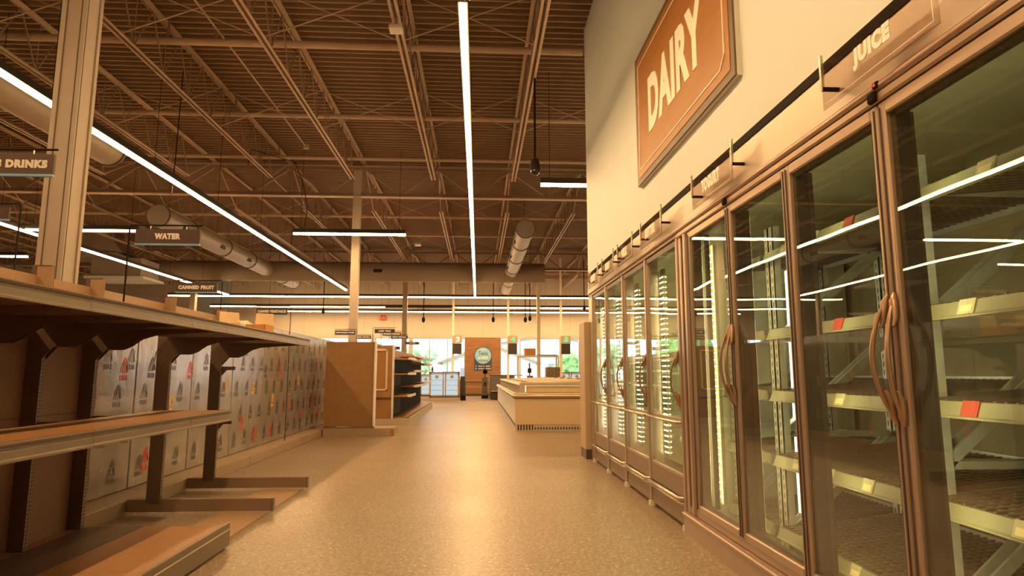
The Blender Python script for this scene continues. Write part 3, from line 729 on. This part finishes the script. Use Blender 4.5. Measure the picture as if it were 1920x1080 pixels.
# ------------------------------------------------------------ NEAR GONDOLA
g = thing('gondola_shelving', 'empty near shelving with tan shelves and dark uprights at left', 'shelving', (-2.1, 3.7, 0))
UX = -2.47
ups = [1.2, 2.2, 2.75, 3.23, 3.71, 4.21, 5.19, 6.2]
for y in ups:
    u = MB(); bot = 0 if y < 5 else .1
    u.box(UX - .105, UX, y - .018, y + .018, bot, 1.72, 'gond_dark')
    for k in range(60): z = .16 + k * .022; u.box(UX, UX + .001, y - .012, y - .008, z, z + .012, 'slot'); u.box(UX, UX + .001, y + .008, y + .012, z, z + .012, 'slot')
    u.build('upright', g)
for a, b_ in ((1.2, 2.2), (2.2, 2.75), (2.75, 3.23), (3.23, 3.71), (3.71, 4.21)):
    MB().box(UX - .10, UX - .085, a + .02, b_ - .02, .13, 1.38, 'gond_panel').box(UX - .085, UX - .083, a + .02, b_ - .02, .85, .856, 'gond_dark').build('back_panel', g)
for a, b_ in zip(ups[1:-1], ups[2:]):
    MB().box(UX - .085, UX - .07, a + .021, b_ - .021, 1.44, 1.66, 'gond_tan_light').build('top_board', g)
for y in ups: MB().box(UX - .07, UX + .02, y - .025, y - .0205, 1.432, 1.71, 'gond_tan_light').build('post_cover', g)
def rail_profile(xf, y0, y1, zt, zb, parent, name='price_rail'):
    p_ = [(xf - .02, zt), (xf, zt), (xf + .008, zt - .006), (xf + .004, zt - .014), (xf - .004, zt - .018), (xf - .004, zt - .03), (xf + .002, zt - .034), (xf + .002, zb + .014), (xf + .01, zb + .008), (xf + .01, zb), (xf - .02, zb)]
    return MB().prism(p_, 'y', y0 + .0015, y1 - .0015, 'gond_rail').build(name, parent)
SX = -1.66
for a, b_ in ((1.2, 2.2), (2.2, 2.75), (2.75, 3.71), (3.71, 4.21), (4.21, 5.19), (5.19, 6.26)):
    s = MB().box(UX + .01, SX - .02, a + .002, b_ - .002, 1.385, 1.425, 'gond_dark').box(UX + .01, SX - .02, a + .002, b_ - .002, 1.425, 1.43, 'gond_tan').build('top_shelf', g)
    s['_o'] = g['_o']; rail_profile(SX, a, b_, 1.432, 1.362, s)
for y in ups:
    pts = [(UX, 1.385), (SX - .04, 1.385), (SX - .05, 1.372), (-2.0, 1.355), (-2.12, 1.345), (-2.2, 1.32), (-2.27, 1.27), (-2.32, 1.25), (UX + .06, 1.25), (UX, 1.18)]
    MB().prism(pts, 'y', y - .022, y - .016, 'gond_dark').prism(pts, 'y', y + .016, y + .022, 'gond_dark').build('bracket', g)
for a, b_ in ((1.2, 1.9), (1.9, 2.85), (2.85, 3.77), (3.77, 4.36)):
    s = MB().box(-2.12, SX - .02, a + .002, b_ - .002, .835, .855, 'gond_tan').build('middle_shelf', g)
    s['_o'] = g['_o']; rail_profile(SX, a, b_, .858, .785, s)
for y in (2.75, 3.71, 4.21):
    MB().prism([(UX, .83), (SX - .05, .83), (SX - .06, .81), (-2.1, .79), (UX, .68)], 'y', y - .006, y + .006, 'gond_dark').build('bracket', g)
for a, b_ in ((1.2, 2.3), (2.3, 3.3), (3.3, 4.25)):
    MB().box(UX - .08, -1.60, a + .001, b_ - .001, .115, .135, 'gond_tan').box(UX, UX + .35, a + .001, b_ - .001, .135, .138, 'gond_dark').build('base_deck', g)  # thin dark sheet paints the brown shadow on the inner deck
    k = MB(); k.box(-1.615, -1.575, a + .001, b_ - .001, .015, .12, 'gond_rail', b=.006); k.box(-1.60, -1.58, a + .001, b_ - .001, .12, .155, 'gond_rail'); k.box(-1.612, -1.604, a, b_, .12, .148, 'gond_dark'); k.build('kick_board', g)
for y in (5.21, 6.22):
    f = MB().box(-2.73, -1.62, y - .02, y + .02, .03, .125, 'gond_foot', b=.003)
    f.box(-1.625, -1.605, y - .022, y + .022, .028, .127, 'gond_rail'); f.build('base_foot', g)
for z, y in ((1.13, 6.22), (.62, 6.22)):
    MB().box(UX, UX + .12, y - .01, y + .01, z, z + .035, 'gond_dark').prism([(UX, z - .05), (UX + .04, z), (UX, z)], 'y', y - .01, y + .01, 'gond_dark').build('stub_bracket', g)
tag(MB().box(-2.05, -1.66, 4.28, 6.25, .002, .012, 'gond_tan_light').build('floor_board'), 'flat pale board lying under the bare feet of the near shelving', 'board')
# cardboard boxes on the top shelf
def open_box(x, y, z, w, d, h, rot, label):
    r = thing('cardboard_box', label, 'box', (x, y, z), 'open boxes on the top shelf')
    b = MB(); t = .006
    b.box(-w / 2, w / 2, -d / 2, d / 2, 0, t, 'cardboard'); b.box(-w / 2, -w / 2 + t, -d / 2, d / 2, 0, h, 'cardboard'); b.box(w / 2 - t, w / 2, -d / 2, d / 2, 0, h, 'cardboard')
    b.box(-w / 2, w / 2, -d / 2, -d / 2 + t, 0, h, 'cardboard'); b.box(-w / 2, w / 2, d / 2 - t, d / 2, 0, h, 'cardboard')
    r['_o'] = [0, 0, 0]; b.build('carton', r)
    for (p0, p1, p2, p3) in (((-w / 2, d / 2, h), (w / 2, d / 2, h), (w / 2 - .02, d / 2 + .03, h + .11), (-w / 2 - .01, d / 2 + .04, h + .12)), ((-w / 2, -d / 2, h), (-w / 2, d / 2, h), (-w / 2 - .07, d / 2, h + .05), (-w / 2 - .08, -d / 2, h + .03))):
        f = MB(); f.add([p0, p1, p2, p3] + [(q[0], q[1] - .004, q[2] - .002) for q in (p0, p1, p2, p3)], [(0, 1, 2, 3), (7, 6, 5, 4), (0, 4, 5, 1), (1, 5, 6, 2), (2, 6, 7, 3), (3, 7, 4, 0)], 'cardboard_light'); f.build('flap', r)
    r.rotation_euler.z = rot
open_box(-2.17, 5.5, 1.432, .17, .2, .09, .15, 'left open cardboard box on the top shelf, flaps raised')
open_box(-1.93, 5.62, 1.432, .17, .2, .09, -.05, 'right open cardboard box on the top shelf, flaps raised')

# ------------------------------------------------------------ film covered metal panels
row = thing('metal_panel_row', 'row of tall metal panels in protective film printed with small emblems', 'panels', (-3, 8, 0))
def emblem(mb, x, yc, zc, s, m):
    # slanted stripes forming an upright peaked mark above a short word block
    h = .15 * s; w = .075 * s
    for k in range(4):
        t = k / 3; zt = h * (1 - .12 * abs(k - 1.2)) * .62
        y0 = yc + w * (-.5 + .27 * k)
        mb.add([(x, y0 - .0035 * s, zc), (x, y0 + .0045 * s, zc), (x, y0 * .6 + yc * .4 + .022 * s, zc + zt), (x, y0 * .6 + yc * .4 + .014 * s, zc + zt)], [(0, 1, 2, 3)], m)
    mb.add([(x, yc + .03 * s, zc + .01), (x, yc + .045 * s, zc + .01), (x, yc + .03 * s, zc + .045 * s), (x, yc + .018 * s, zc + .045 * s)], [(0, 1, 2, 3)], m)
    for k in range(4): mb.add([(x, yc - w * .5 + k * .021 * s, zc - .012 * s - .028 * s), (x, yc - w * .5 + k * .021 * s + .014 * s, zc - .04 * s), (x, yc - w * .5 + k * .021 * s + .012 * s, zc - .01 * s), (x, yc - w * .5 + k * .021 * s, zc - .01 * s)], [(0, 1, 2, 3)], m)
rc = random.Random(11)
ys = [4.6, 5.7, 6.78, 7.87, 8.97, 10.07, 11.17, 12.27, 13.4]
PX = -3.0
cols = {(2, 3): [(.45, 1.15, 'film_red')], }
for i, (a, b_) in enumerate(zip(ys[:-1], ys[1:])):
    m_ = MB(); m_.box(PX - .04, PX, a + .008, b_ - .008, .12, 1.755, 'film_panel', b=.006)
    e = m_
    for zi in range(5):
        for yi in range(3):
            yc = a + .2 + yi * .34 + (.17 if zi % 2 else 0) - .05; zc = .26 + zi * .31
            if yc > b_ - .1: continue
            emblem(e, PX + .001, yc, zc, 1.45, 'film_grey')
    bb = m_
    for k in range(26):
        yc = rc.uniform(a + .05, b_ - .05); zc = rc.uniform(.15, 1.7); s = rc.uniform(.004, .011)
        bb.tube((PX - .001, yc, zc), (PX + .0015, yc, zc), s, 'film_bubble', 6)
    m_.build('metal_panel', row)
for (y, z, c, s) in ((5.5, 1.10, 'film_red', 1.15), (5.95, 1.12, 'film_navy', 1.15), (5.95, .3, 'film_red', 1.2), (6.72, 1.1, 'film_red', 1.1), (6.35, .78, 'film_yellow', 1.0), (7.4, 1.36, 'film_blue', 1.15), (7.72, .95, 'film_yellow', 1.1), (7.42, .43, 'film_red', 1.1),
                   (8.3, 1.38, 'film_blue', 1.1), (8.6, .88, 'film_yellow', 1.1), (8.25, .45, 'film_red', 1.1), (8.75, .27, 'film_red', 1.1), (9.05, 1.1, 'film_navy', 1.1), (9.75, 1.1, 'film_red', 1.0), (9.4, .68, 'film_yellow', 1.1), (9.35, .26, 'film_red', 1.1), (10.4, 1.38, 'film_blue', 1), (10.7, .96, 'film_yellow', 1), (10.3, .6, 'film_red', 1), (10.85, .4, 'film_red', 1),
                   (11.45, 1.38, 'film_blue', 1), (11.75, .96, 'film_yellow', 1), (11.35, .62, 'film_red', 1), (12.1, .38, 'film_red', 1)):
    e = MB(); emblem(e, PX + .0014, y, z, s * 1.3, c); e.build('coloured_emblem', row)
for i, (a, b_) in enumerate(((4.6, 5.7), (5.7, 7.9), (7.9, 10.1), (10.1, 13.4))):
    MB().box(PX - .04, -2.74, a + .002, b_ - .002, 0, .115, 'plinth', b=.004).build('plinth', row)
MB().box(PX - .10, PX - .04, 4.6, 13.4, 0, 1.74, 'gond_dark').build('backing', row)

# ------------------------------------------------------------ brown end panel
r = thing('endcap_display', 'tall plain brown end panel with a long low foot at the aisle', 'end panel', (-2.2, 11.4, 0))
MB().box(-2.72, -1.86, 11.36, 11.40, .17, 1.66, 'wood_brown', b=.003).build('panel', r)
MB().box(-1.86, -1.825, 11.33, 11.43, .17, 1.665, 'white_metal', b=.004).build('edge_post', r)
MB().box(-2.72, -1.48, 11.34, 11.9, .0, .14, 'plinth').box(-2.72, -1.83, 11.345, 11.42, .14, .165, 'gond_rail').build('base', r)
MB().box(-1.55, -1.475, 11.335, 11.34, .01, .13, 'wood_brown').build('end_cap', r)
MB().box(-2.72, -1.86, 11.40, 12.2, 1.60, 1.64, 'gond_dark').box(-2.72, -2.66, 11.40, 12.2, .17, 1.6, 'gond_dark').build('body', r)
# tan framed end display
r = thing('endcap_display', 'tan end panel with pale rectangular moulding, beside the black shelving', 'end panel', (-2.2, 13.8, 0))
MB().box(-2.8, -1.87, 13.78, 13.82, .13, 1.70, 'wood_brown_light').build('panel', r)
f = MB(); a, b_, c, d = -2.75, -1.97, .73, 1.62
for q in ((a, b_, c, c + .035), (a, b_, d - .035, d), (b_ - .035, b_, c, d), (a, a + .035, c, d)): f.box(q[0], q[1], 13.755, 13.78, q[2], q[3], 'moulding', b=.004)
f.build('moulding_frame', r)
MB().box(-2.8, -1.87, 13.765, 13.78, .545, .585, 'cooler_dark').build('dark_rail', r)  # dark horizontal strip across the lower panel
MB().box(-1.87, -1.835, 13.75, 13.86, .13, 1.705, 'white_metal', b=.004).build('edge_post', r)
MB().box(-2.8, -1.5, 13.74, 14.0, 0, .125, 'base_cream').build('base', r)
# black back shelving
g2 = thing('black_shelving', 'shelving with black peg back and white price strips facing the main aisle', 'shelving', (-1.8, 17, 0))
MB().box(-1.95, -1.86, 13.87, 20.6, .13, 1.45, 'black').build('back_panel', g2)
MB().box(-1.95, -1.86, 13.87, 20.6, 1.45, 1.62, 'wood_brown').build('crown_board', g2)
sl = MB()
for k in range(46):
    y = 13.95 + k * .145; sl.box(-1.86, -1.855, y, y + .012, .2, 1.4, 'fixture_black')
    if k < 9: sl.box(-1.856, -1.853, y, y + .02, .2, .62, 'rail_pale'); sl.box(-1.856, -1.853, y, y + .02, .82, 1.1, 'rail_pale')
sl.build('peg_strip', g2)
MB().box(-1.87, -1.53, 14.01, 20.7, .10, .15, 'wood_brown_light').build('base_deck', g2)
kb = MB().box(-1.53, -1.49, 14.005, 20.75, 0, .14, 'base_cream').box(-1.535, -1.515, 13.8, 20.7, .14, .165, 'navy')
kb.build('kick_board', g2)
def g2shelf(y0, y1, z, dep=.36, tilt=0):
    s = MB().box(-1.86, -1.86 + dep, y0, y1, z - .03, z, 'wood_brown_light').build('shelf', g2); s['_o'] = g2['_o']
    t = MB(); t.box(-1.86 + dep, -1.855 + dep, y0, y1, z - .035, z + .02, 'film_navy')
    k = y0 + .02
    while k < y1 - .07: t.box(-1.855 + dep, -1.838 + dep, k, k + .075, z - .034, z + .022, 'sign_white'); k += .125
    # tags also show edge on at the near end
    t.box(-1.9 + dep, -1.855 + dep, y0 - .004, y0, z - .03, z + .015, 'sign_white')
    t.build('price_strip', s)
for (a, b_, z) in ((13.9, 15.2, .62), (13.9, 15.2, 1.10), (13.9, 15.2, 1.43), (15.22, 17.9, .80), (15.22, 17.9, 1.16), (15.22, 17.9, 1.52), (17.92, 20.5, .84), (17.92, 20.5, 1.38)):
    g2shelf(a, b_, z)

# extra rows of gondola shelving on the left side of the shop (seen between and over things)
for i, (x, y0, y1, lab) in enumerate(((-5.6, 2.5, 11.5, 'empty dark shelving row behind the film covered panels'), (-8.4, 2.5, 12, 'second empty dark shelving row toward the left wall'), (-5.4, 14.5, 21, 'empty shelving row behind the black backed shelving'))):
    r = thing('gondola_row', lab, 'shelving', (x, (y0 + y1) / 2, 0), None)
    MB().box(x - .03, x + .03, y0, y1, .1, 1.55, 'gond_dark').build('back_panel', r)
    MB().box(x - .45, x + .45, y0, y1, 0, .13, 'gond_tan').build('base', r)
    for z in (.6, 1.05, 1.5): MB().box(x - .4, x + .4, y0, y1, z - .03, z, 'gond_tan').build('shelf', r)

# ------------------------------------------------------------ glass door mini coolers
def mini(x0, x1, y, z1, label, logo=True):
    r = thing('mini_cooler', label, 'cooler', ((x0 + x1) / 2, y, 0), 'small drinks coolers at the checkouts')
    MB().box(x0, x1, y, y + .55, .0, .14, 'base_cream').build('base', r)
    bd = MB(); t = .035
    bd.box(x0, x0 + t, y + .03, y + .55, .14, z1, 'lane_beige'); bd.box(x1 - t, x1, y + .03, y + .55, .14, z1, 'lane_beige'); bd.box(x0, x1, y + .03, y + .55, z1 - .04, z1, 'counter_grey'); bd.box(x0, x1, y + .03, y + .55, .14, .18, 'counter_black')
    bd.box(x0 + t, x1 - t, y + .50, y + .55, .18, z1 - .04, 'fridge_light'); bd.build('cabinet', r)
    n = 2; w = (x1 - x0) / n
    for k in range(n):
        a = x0 + k * w + .02; b_ = x0 + (k + 1) * w - .02
        f = MB(); f.box(a, a + .05, y, y + .03, .19, z1 - .05, 'case_trim'); f.box(b_ - .05, b_, y, y + .03, .19, z1 - .05, 'case_trim'); f.box(a, b_, y, y + .03, z1 - .10, z1 - .05, 'case_trim'); f.box(a, b_, y, y + .03, .19, .24, 'case_trim')
        fo = f.build('door', r); fo['_o'] = r['_o']
        MB().box(a + .05, b_ - .05, y + .012, y + .016, .24, z1 - .10, 'clear_glass').build('glass_pane', fo)
        MB().tube((((a + b_) / 2), y + .012, z1 - .2), (((a + b_) / 2), y + .008, z1 - .2), .07, 'aluminium', 20).build('round_sticker', fo)
        MB().box(b_ - .045, b_ - .03, y - .02, y, .55, .8, 'chrome').build('handle', fo)
        for z in (.42, .62, .82): MB().box(a + .04, b_ - .04, y + .06, y + .45, z, z + .01, 'white_metal').build('shelf', r)
mini(-1.97, -.76, 25.5, 1.16, 'double glass door drinks cooler on a tan base left of the third checkout')
mini(3.42, 4.55, 27.2, 1.16, 'double glass door drinks cooler far right behind the freezer island')
mini(-2.95, -2.0, 27.0, 1.05, 'glass door drinks cooler partly behind the black shelving')

# ------------------------------------------------------------ checkouts
r = thing('checkout_counter', 'dark grey checkout counter right of the third lane', 'checkout counter', (1.0, 27.5, 0))
MB().box(.50, 1.55, 26.9, 29.8, .06, 1.0, 'counter_grey', b=.01).build('body', r)
MB().box(.46, 1.9, 26.9, 29.9, 1.0, 1.03, 'counter_black').build('counter_top', r)
MB().box(.52, 1.2, 26.5, 26.9, .02, .3, 'counter_black', b=.01).build('lower_step', r)
MB().box(.55, 1.2, 26.4, 26.95, .34, .37, 'lane_beige').build('flap', r)
MB().tube((.48, 26.88, .1), (.48, 26.88, .95), .02, 'chrome', 8).build('corner_guard', r)
r = thing('card_stand', 'dark card payment pedestal in front of the wood wall', 'payment stand', (.32, 28, 0))
MB().box(.16, .40, 27.9, 28.3, .12, .92, 'counter_grey', b=.01).build('pedestal', r); MB().box(.14, .44, 27.85, 28.4, 0, .14, 'black').build('foot', r)
MB().tube((.3, 28.05, .92), (.3, 28.05, 1.5), .02, 'black', 8).tube((.3, 28.0, 1.2), (.3, 28.1, 1.2), .09, 'black', 12).box(.2, .4, 28.0, 28.05, 1.08, 1.2, 'black').build('terminal', r)
MB().box(.26, .34, 27.89, 27.9, .55, .72, 'black').build('slot', r)
r = thing('card_stand', 'second black payment terminal above the freezer island near the slim column', 'payment stand', (2.25, 27.6, 0))
MB().box(2.15, 2.4, 27.6, 27.9, 0, 1.0, 'counter_grey').build('pedestal', r); MB().tube((2.25, 27.7, 1.0), (2.25, 27.7, 1.55), .025, 'black', 8).box(2.17, 2.33, 27.62, 27.7, 1.12, 1.32, 'black').build('terminal', r)
r = thing('card_stand', 'thin black terminal pole above the small left drinks cooler', 'payment stand', (-1.93, 25.9, 0))
MB().tube((-1.9, 26.2, 0), (-1.9, 26.2, 1.33), .02, 'black', 8).box(-1.93, -1.87, 26.18, 26.22, 1.2, 1.36, 'black').build('pole', r)
r = thing('lane_counter', 'black lane end beside the double drinks cooler', 'checkout counter', (-.75, 26.4, 0))
MB().box(-.74, -.55, 26.0, 28.2, .1, .98, 'counter_black', b=.01).build('body', r); MB().box(-.74, -.52, 25.98, 26.6, 0, .2, 'black').build('foot', r)
r = thing('bagging_bench', 'brown bagging bench below the wood wall panel', 'bench', (-.3, 31.5, 0))
MB().box(-1.2, 1.1, 30.9, 31.6, .70, .745, 'wood_brown_light', b=.004).build('bench_top', r); MB().box(-1.2, 1.1, 31.0, 31.6, .1, .70, 'wood_brown').box(-1.2, 1.1, 30.99, 31.0, .38, .70, 'wood_brown_light').build('front', r); MB().box(-1.2, 1.1, 31.02, 31.6, 0, .1, 'cooler_dark').build('kick', r)
# ceiling hung lane posts
for (x0, num, em, lab) in ((-1.09, '3', 'numeral_glow', 'checkout lane sign with a pale number 3 given its own glow'), (1.27, '4', 'screen_green', 'lane sign with glowing green 4, nearest the wood wall panel'), (3.56, '5', 'screen_green', 'lane sign with glowing green 5, before the round tree')):
    r = thing('lane_sign', lab, 'sign', (x0, 27, 0))
    MB().box(x0 - .05, x0 + .04, 26.8, 26.86, 0, 6.1, 'cream_post').build('post', r)
    MB().box(x0 - .02, x0 + .39, 26.7, 26.8, 2.38, 2.70, 'lane_beige', b=.006).build('light_box', r)
    MB().text(num, em, x0 + .2, 26.7, 2.54, .17, .22, bold=.04).build('numeral', r)
    MB().box(x0 - .01, x0 + .37, 26.71, 26.77, 1.91, 2.37, 'counter_black').build('screen', r)
# wood wall panel with round sign
r = thing('wood_wall_panel', 'reddish wood plank panel on the far wall between windows', 'wall panel', (.21, YF, .74))
p_ = MB(); z = .74
while z < 2.95: p_.box(-.72, 1.15, YF - .05, YF - .005, z + .004, min(z + .125, 2.97), 'wood_wall'); z += .13
p_.build('planks', r); MB().box(-.72, 1.15, YF - .02, YF, .74, 2.97, 'wood_gap').build('backing', r)
r = thing('guarantee_sign', 'round teal and navy sign on the wood wall panel', 'sign', (.24, YF - .08, 1.26))
cx = .24; yy = YF - .06; s = MB(); s.box(cx - .46, cx + .46, yy - .01, yy, 1.26, 2.03, 'navy'); s.disc(cx, yy, 2.03, .46, 'navy', .01, 40); s.build('navy_board', r)
s = MB().disc(cx, yy - .01, 2.02, .43, 'teal', .006, 40).build('teal_disc', r)
t = MB(); t.text('ENJOY', 'sign_white', cx, yy - .016, 2.32, .24, .06); t.text('Twice', 'navy', cx, yy - .016, 2.14, .48, .20, bold=.01); t.text('as NICE', 'sign_white', cx, yy - .016, 1.91, .50, .14, bold=.05); t.text('GUARANTEE', 'navy', cx, yy - .016, 1.75, .56, .06, bold=0)
t.text('item replaced', 'sign_white', cx + .06, yy - .01, 1.47, .6, .085); t.text('money refunded', 'sign_white', cx + .08, yy - .01, 1.34, .64, .085)
t.disc(cx - .37, yy - .01, 1.47, .035, 'teal', .004, 16); t.disc(cx - .37, yy - .01, 1.34, .035, 'teal', .004, 16); t.build('lettering', r)

# ------------------------------------------------------------ freezer island
r = thing('freezer_island', 'long beige chest freezer island with glass lids at right of the aisle', 'freezer', (2.2, 17, 0))
IX0, IX1, IY0, IY1 = .70, 3.9, 12.2, 23.0
g_ = MB(); g_.box(IX0 + .02, IX1, IY0 + .01, IY1, 0, .125, 'case_trim')
k = IX0 + .06; i = 0
while k < IX1:
    hh = .09 if i < 6 else .03; g_.box(k, k + .022, IY0 + .005, IY0 + .01, .02 + (0 if i < 6 else .01), .03 + hh + (.012 if i >= 6 else 0), 'black'); k += .055; i += 1
g_.build('base_grille', r)
MB().box(IX0 + .02, IX1, IY0, IY0 + .06, .125, .62, 'case_beige').build('end_panel', r)
sd = MB()
sd.box(IX0 + .02, IX0 + .06, IY0 + .06, IY1, .125, .62, 'case_beige'); sd.build('side_panel', r)
for k in range(7):
    y = IY0 + .1 + k * 1.55; MB().box(IX0 + .012, IX0 + .02, y, y + 1.5, .14, .60, 'white_metal', b=.003).build('side_sheet', r)
    MB().box(IX0 + .008, IX0 + .02, y + .02, y + 1.48, .10, .125, 'gasket').build('vent_slot', r)
MB().path([(IX1, IY0 - .02, .665), (IX0 + .02, IY0 - .02, .665), (IX0 - .02, IY0 + .03, .665), (IX0 - .02, IY1, .665)], .028, 'case_trim', 10).path([(IX1, IY0 - .005, .63), (IX0 + .01, IY0 - .005, .63), (IX0, IY0 + .03, .63), (IX0, IY1, .63)], .018, 'case_shade', 8).path([(IX1, IY0, .705), (IX0 + .03, IY0, .705), (IX0, IY0 + .04, .705), (IX0, IY1, .705)], .018, 'case_trim', 8).build('bumper_rail', r)
MB().box(IX0 + .03, IX1, IY0 + .02, IY1, .62, .70, 'case_shade').build('inner_tank', r)
fr = MB(); x = IX0 + .10
fr.box(x, IX1, IY0 + .05, IY0 + .09, .70, .735, 'case_shade')
fr.box(x, IX1, IY0 + .04, IY0 + .12, .86, .925, 'case_trim', b=.01)
for a in (x, 2.26, 3.8): fr.box(a, a + (.09 if a > 1 else .11), IY0 + .045, IY0 + .10, .72, .87, 'case_trim', b=.004)
fr.box(x - .01, x + .05, IY0 + .05, IY1, .86, .90, 'white_metal', b=.01)
for k in range(24): y = IY0 + .3 + k * .45; fr.box(x, x + .03, y, y + .07, .71, .87, 'case_trim')
fr.build('upper_frame', r)
lt = MB(); lt.box(x + .13, 2.24, IY0 + .085, IY0 + .10, .735, .855, 'ivory'); lt.box(2.37, 3.78, IY0 + .085, IY0 + .10, .735, .855, 'ivory'); lt.box(x + .1, IX1, IY0 + .3, IY0 + .32, .70, .86, 'led_case'); lt.build('inner_lining', r)
MB().box(x + .12, IX1 - .02, IY0 + .06, IY0 + .064, .735, .86, 'clear_glass').build('end_glass', r)
MB().box(x + .008, x + .012, IY0 + .1, IY1, .72, .87, 'clear_glass').build('side_glass', r)
for k in range(7):
    y = IY0 + .12 + k * 1.54
    for (xa, xb, zz) in ((x + .05, 2.3, 0), (2.3, IX1 - .02, 1)):
        l = MB(); z0 = .905; z1 = .955
        def zf(q): return z0 + (z1 - z0) * ((q - xa) / (xb - xa)) if not zz else z1
        l.add([(xa, y, zf(xa)), (xb, y, zf(xb)), (xb, y + 1.5, zf(xb)), (xa, y + 1.5, zf(xa)), (xa, y, zf(xa) - .02), (xb, y, zf(xb) - .02), (xb, y + 1.5, zf(xb) - .02), (xa, y + 1.5, zf(xa) - .02)], [(0, 1, 2, 3), (7, 6, 5, 4), (0, 4, 5, 1), (1, 5, 6, 2), (2, 6, 7, 3), (3, 7, 4, 0)], 'case_beige')
        lo = l.build('lid', r); lo['_o'] = r['_o']
        MB().box(xa + .1, xa + .22, y - .01, y + .03, zf(xa), zf(xa) + .03, 'case_trim', b=.008).build('lid_handle', lo)
        if k % 2 == 0: MB().bar((xa + .5, y + .2, zf(xa + .5) + .008), (xa + 1.0, y + .9, zf(xa + 1.0) + .008), .1, .004, 'sign_white').build('tape', lo)
# rack and boxes behind the island
r = thing('metal_rack', 'pale open metal frame rack standing behind the freezer island', 'rack', (2.25, 24, 0))
f = MB(); 
for x in (1.49, 3.0):
    for y in (23.7, 24.3): f.box(x, x + .045, y, y + .045, 0, 1.74, 'cream_post')
f.build('leg', r); f = MB(); f.box(1.49, 3.045, 23.7, 24.345, 1.72, 1.77, 'cream_post'); f.build('shelf', r)
MB().box(2.25, 3.0, 23.72, 24.3, 1.775, 1.80, 'gond_dark').build('tray', r)
tag(MB().box(1.75, 2.17, 23.8, 24.2, 1.772, 2.04, 'cardboard', b=.004).build('cardboard_box'), 'plain brown cardboard box on top of the pale metal rack', 'box')
tag(MB().box(2.50, 3.02, 23.17, 23.57, .97, 1.33, 'wrapped', b=.02).build('wrapped_parcel'), 'plastic wrapped dark parcel behind the freezer island lids', 'parcel')
tag(MB().box(2.46, 3.06, 23.15, 23.6, 0, .968, 'case_trim').build('storage_pedestal'), 'beige pedestal carrying the wrapped parcel behind the freezer island', 'pedestal')

# ------------------------------------------------------------ outside
tag(MB().box(-80, 80, YF + .3, 160, -.35, -.15, 'asphalt').build('parking_lot'), 'grey parking lot outside the windows', 'ground', None, 'structure')
tag(MB().box(-80, 80, 50, 53, -.15, -.1, 'grass').build('lawn_strip'), 'green lawn strip beyond the parking lot', 'grass', None, 'structure')
def house(x0, x1, y0, y1, h, rz, m, label, win):
    r = thing('house', label, 'house', ((x0 + x1) / 2, (y0 + y1) / 2, -.15))
    MB().box(x0, x1, y0, y1, -.15, h, m).prism([(x0, h), (x1, h), ((x0 + x1) / 2, h + rz)], 'y', y0, y1, m).build('walls', r)
    ro = MB(); xm = (x0 + x1) / 2
    for s, xe in ((-1, x0), (1, x1)):
        ro.bar((xe + s * .5, (y0 + y1) / 2, h - .15), (xm, (y0 + y1) / 2, h + rz + .12), (y1 - y0) + 1, .18, 'roof_tan')
    ro.build('roof', r)
    for (a, b_, c, d) in win: MB().box(a, b_, y0 - .05, y0, c, d, 'garage').box(a - .08, b_ + .08, y0 - .08, y0 - .05, c - .08, c, 'white_metal').build('window', r)
house(-3.4, 5.5, 60, 70, 2.2, 1.6, 'siding', 'low cream house with tan gabled roof outside the windows', [(-1.7, -.4, .5, 1.6)])
house(2.0, 14, 72, 84, 4.6, .8, 'siding_grey', 'pale grey flat commercial building far outside', [(4.3, 6.2, .6, 2.2), (8.0, 9.5, .6, 2.2)])
def tree(x, y, h, rad, m, label, seed):
    r = thing('tree', label, 'tree', (x, y, -.15)); rr = random.Random(seed)
    MB().tube((x, y, -.15), (x, y, h * .5), .2, 'bark', 8, r2=.12).build('trunk', r)
    c = MB()
    for k in range(26):
        a = rr.uniform(0, 2 * PI); q = rr.uniform(0, rad * .8); zc = h * .58 + rr.uniform(-.36, .38) * h; s = rr.uniform(.22, .42) * rad
        q *= math.sqrt(max(.1, 1 - ((zc - h * .58) / (h * .5)) ** 2)); cx, cy = x + q * math.cos(a), y + q * math.sin(a)
        vs = []; fs = []; N = 9; R = 6
        for i in range(R + 1):
            th = PI * i / R
            for j in range(N):
                ph = 2 * PI * j / N; k2 = s * rr.uniform(.78, 1.2)
                vs.append((cx + k2 * math.sin(th) * math.cos(ph), cy + k2 * math.sin(th) * math.sin(ph), zc + k2 * math.cos(th)))
        for i in range(R):
            for j in range(N): fs.append((i * N + j, i * N + (j + 1) % N, (i + 1) * N + (j + 1) % N, (i + 1) * N + j))
        c.add(vs, fs, m)
    c.build('crown', r)
tree(7.3, 50, 2.6, 1.35, 'leaf', 'round bright green tree outside right of lane five', 1)
tree(-5.6, 58, 3.2, 2.2, 'leaf_pale', 'pale green bushy tree outside left of the house', 2)
tree(-10.6, 66, 4.0, 2.4, 'leaf_pale', 'pale tree outside farther left, behind the end displays', 3)
tree(-17, 60, 4.5, 3.0, 'leaf', 'leafy tree outside at the far left window', 4)
tree(14.5, 58, 4.5, 2.3, 'leaf', 'leafy tree outside at the far right window', 5)

# drop the bookkeeping property
for o in bpy.data.objects:
    if '_o' in o: del o['_o']
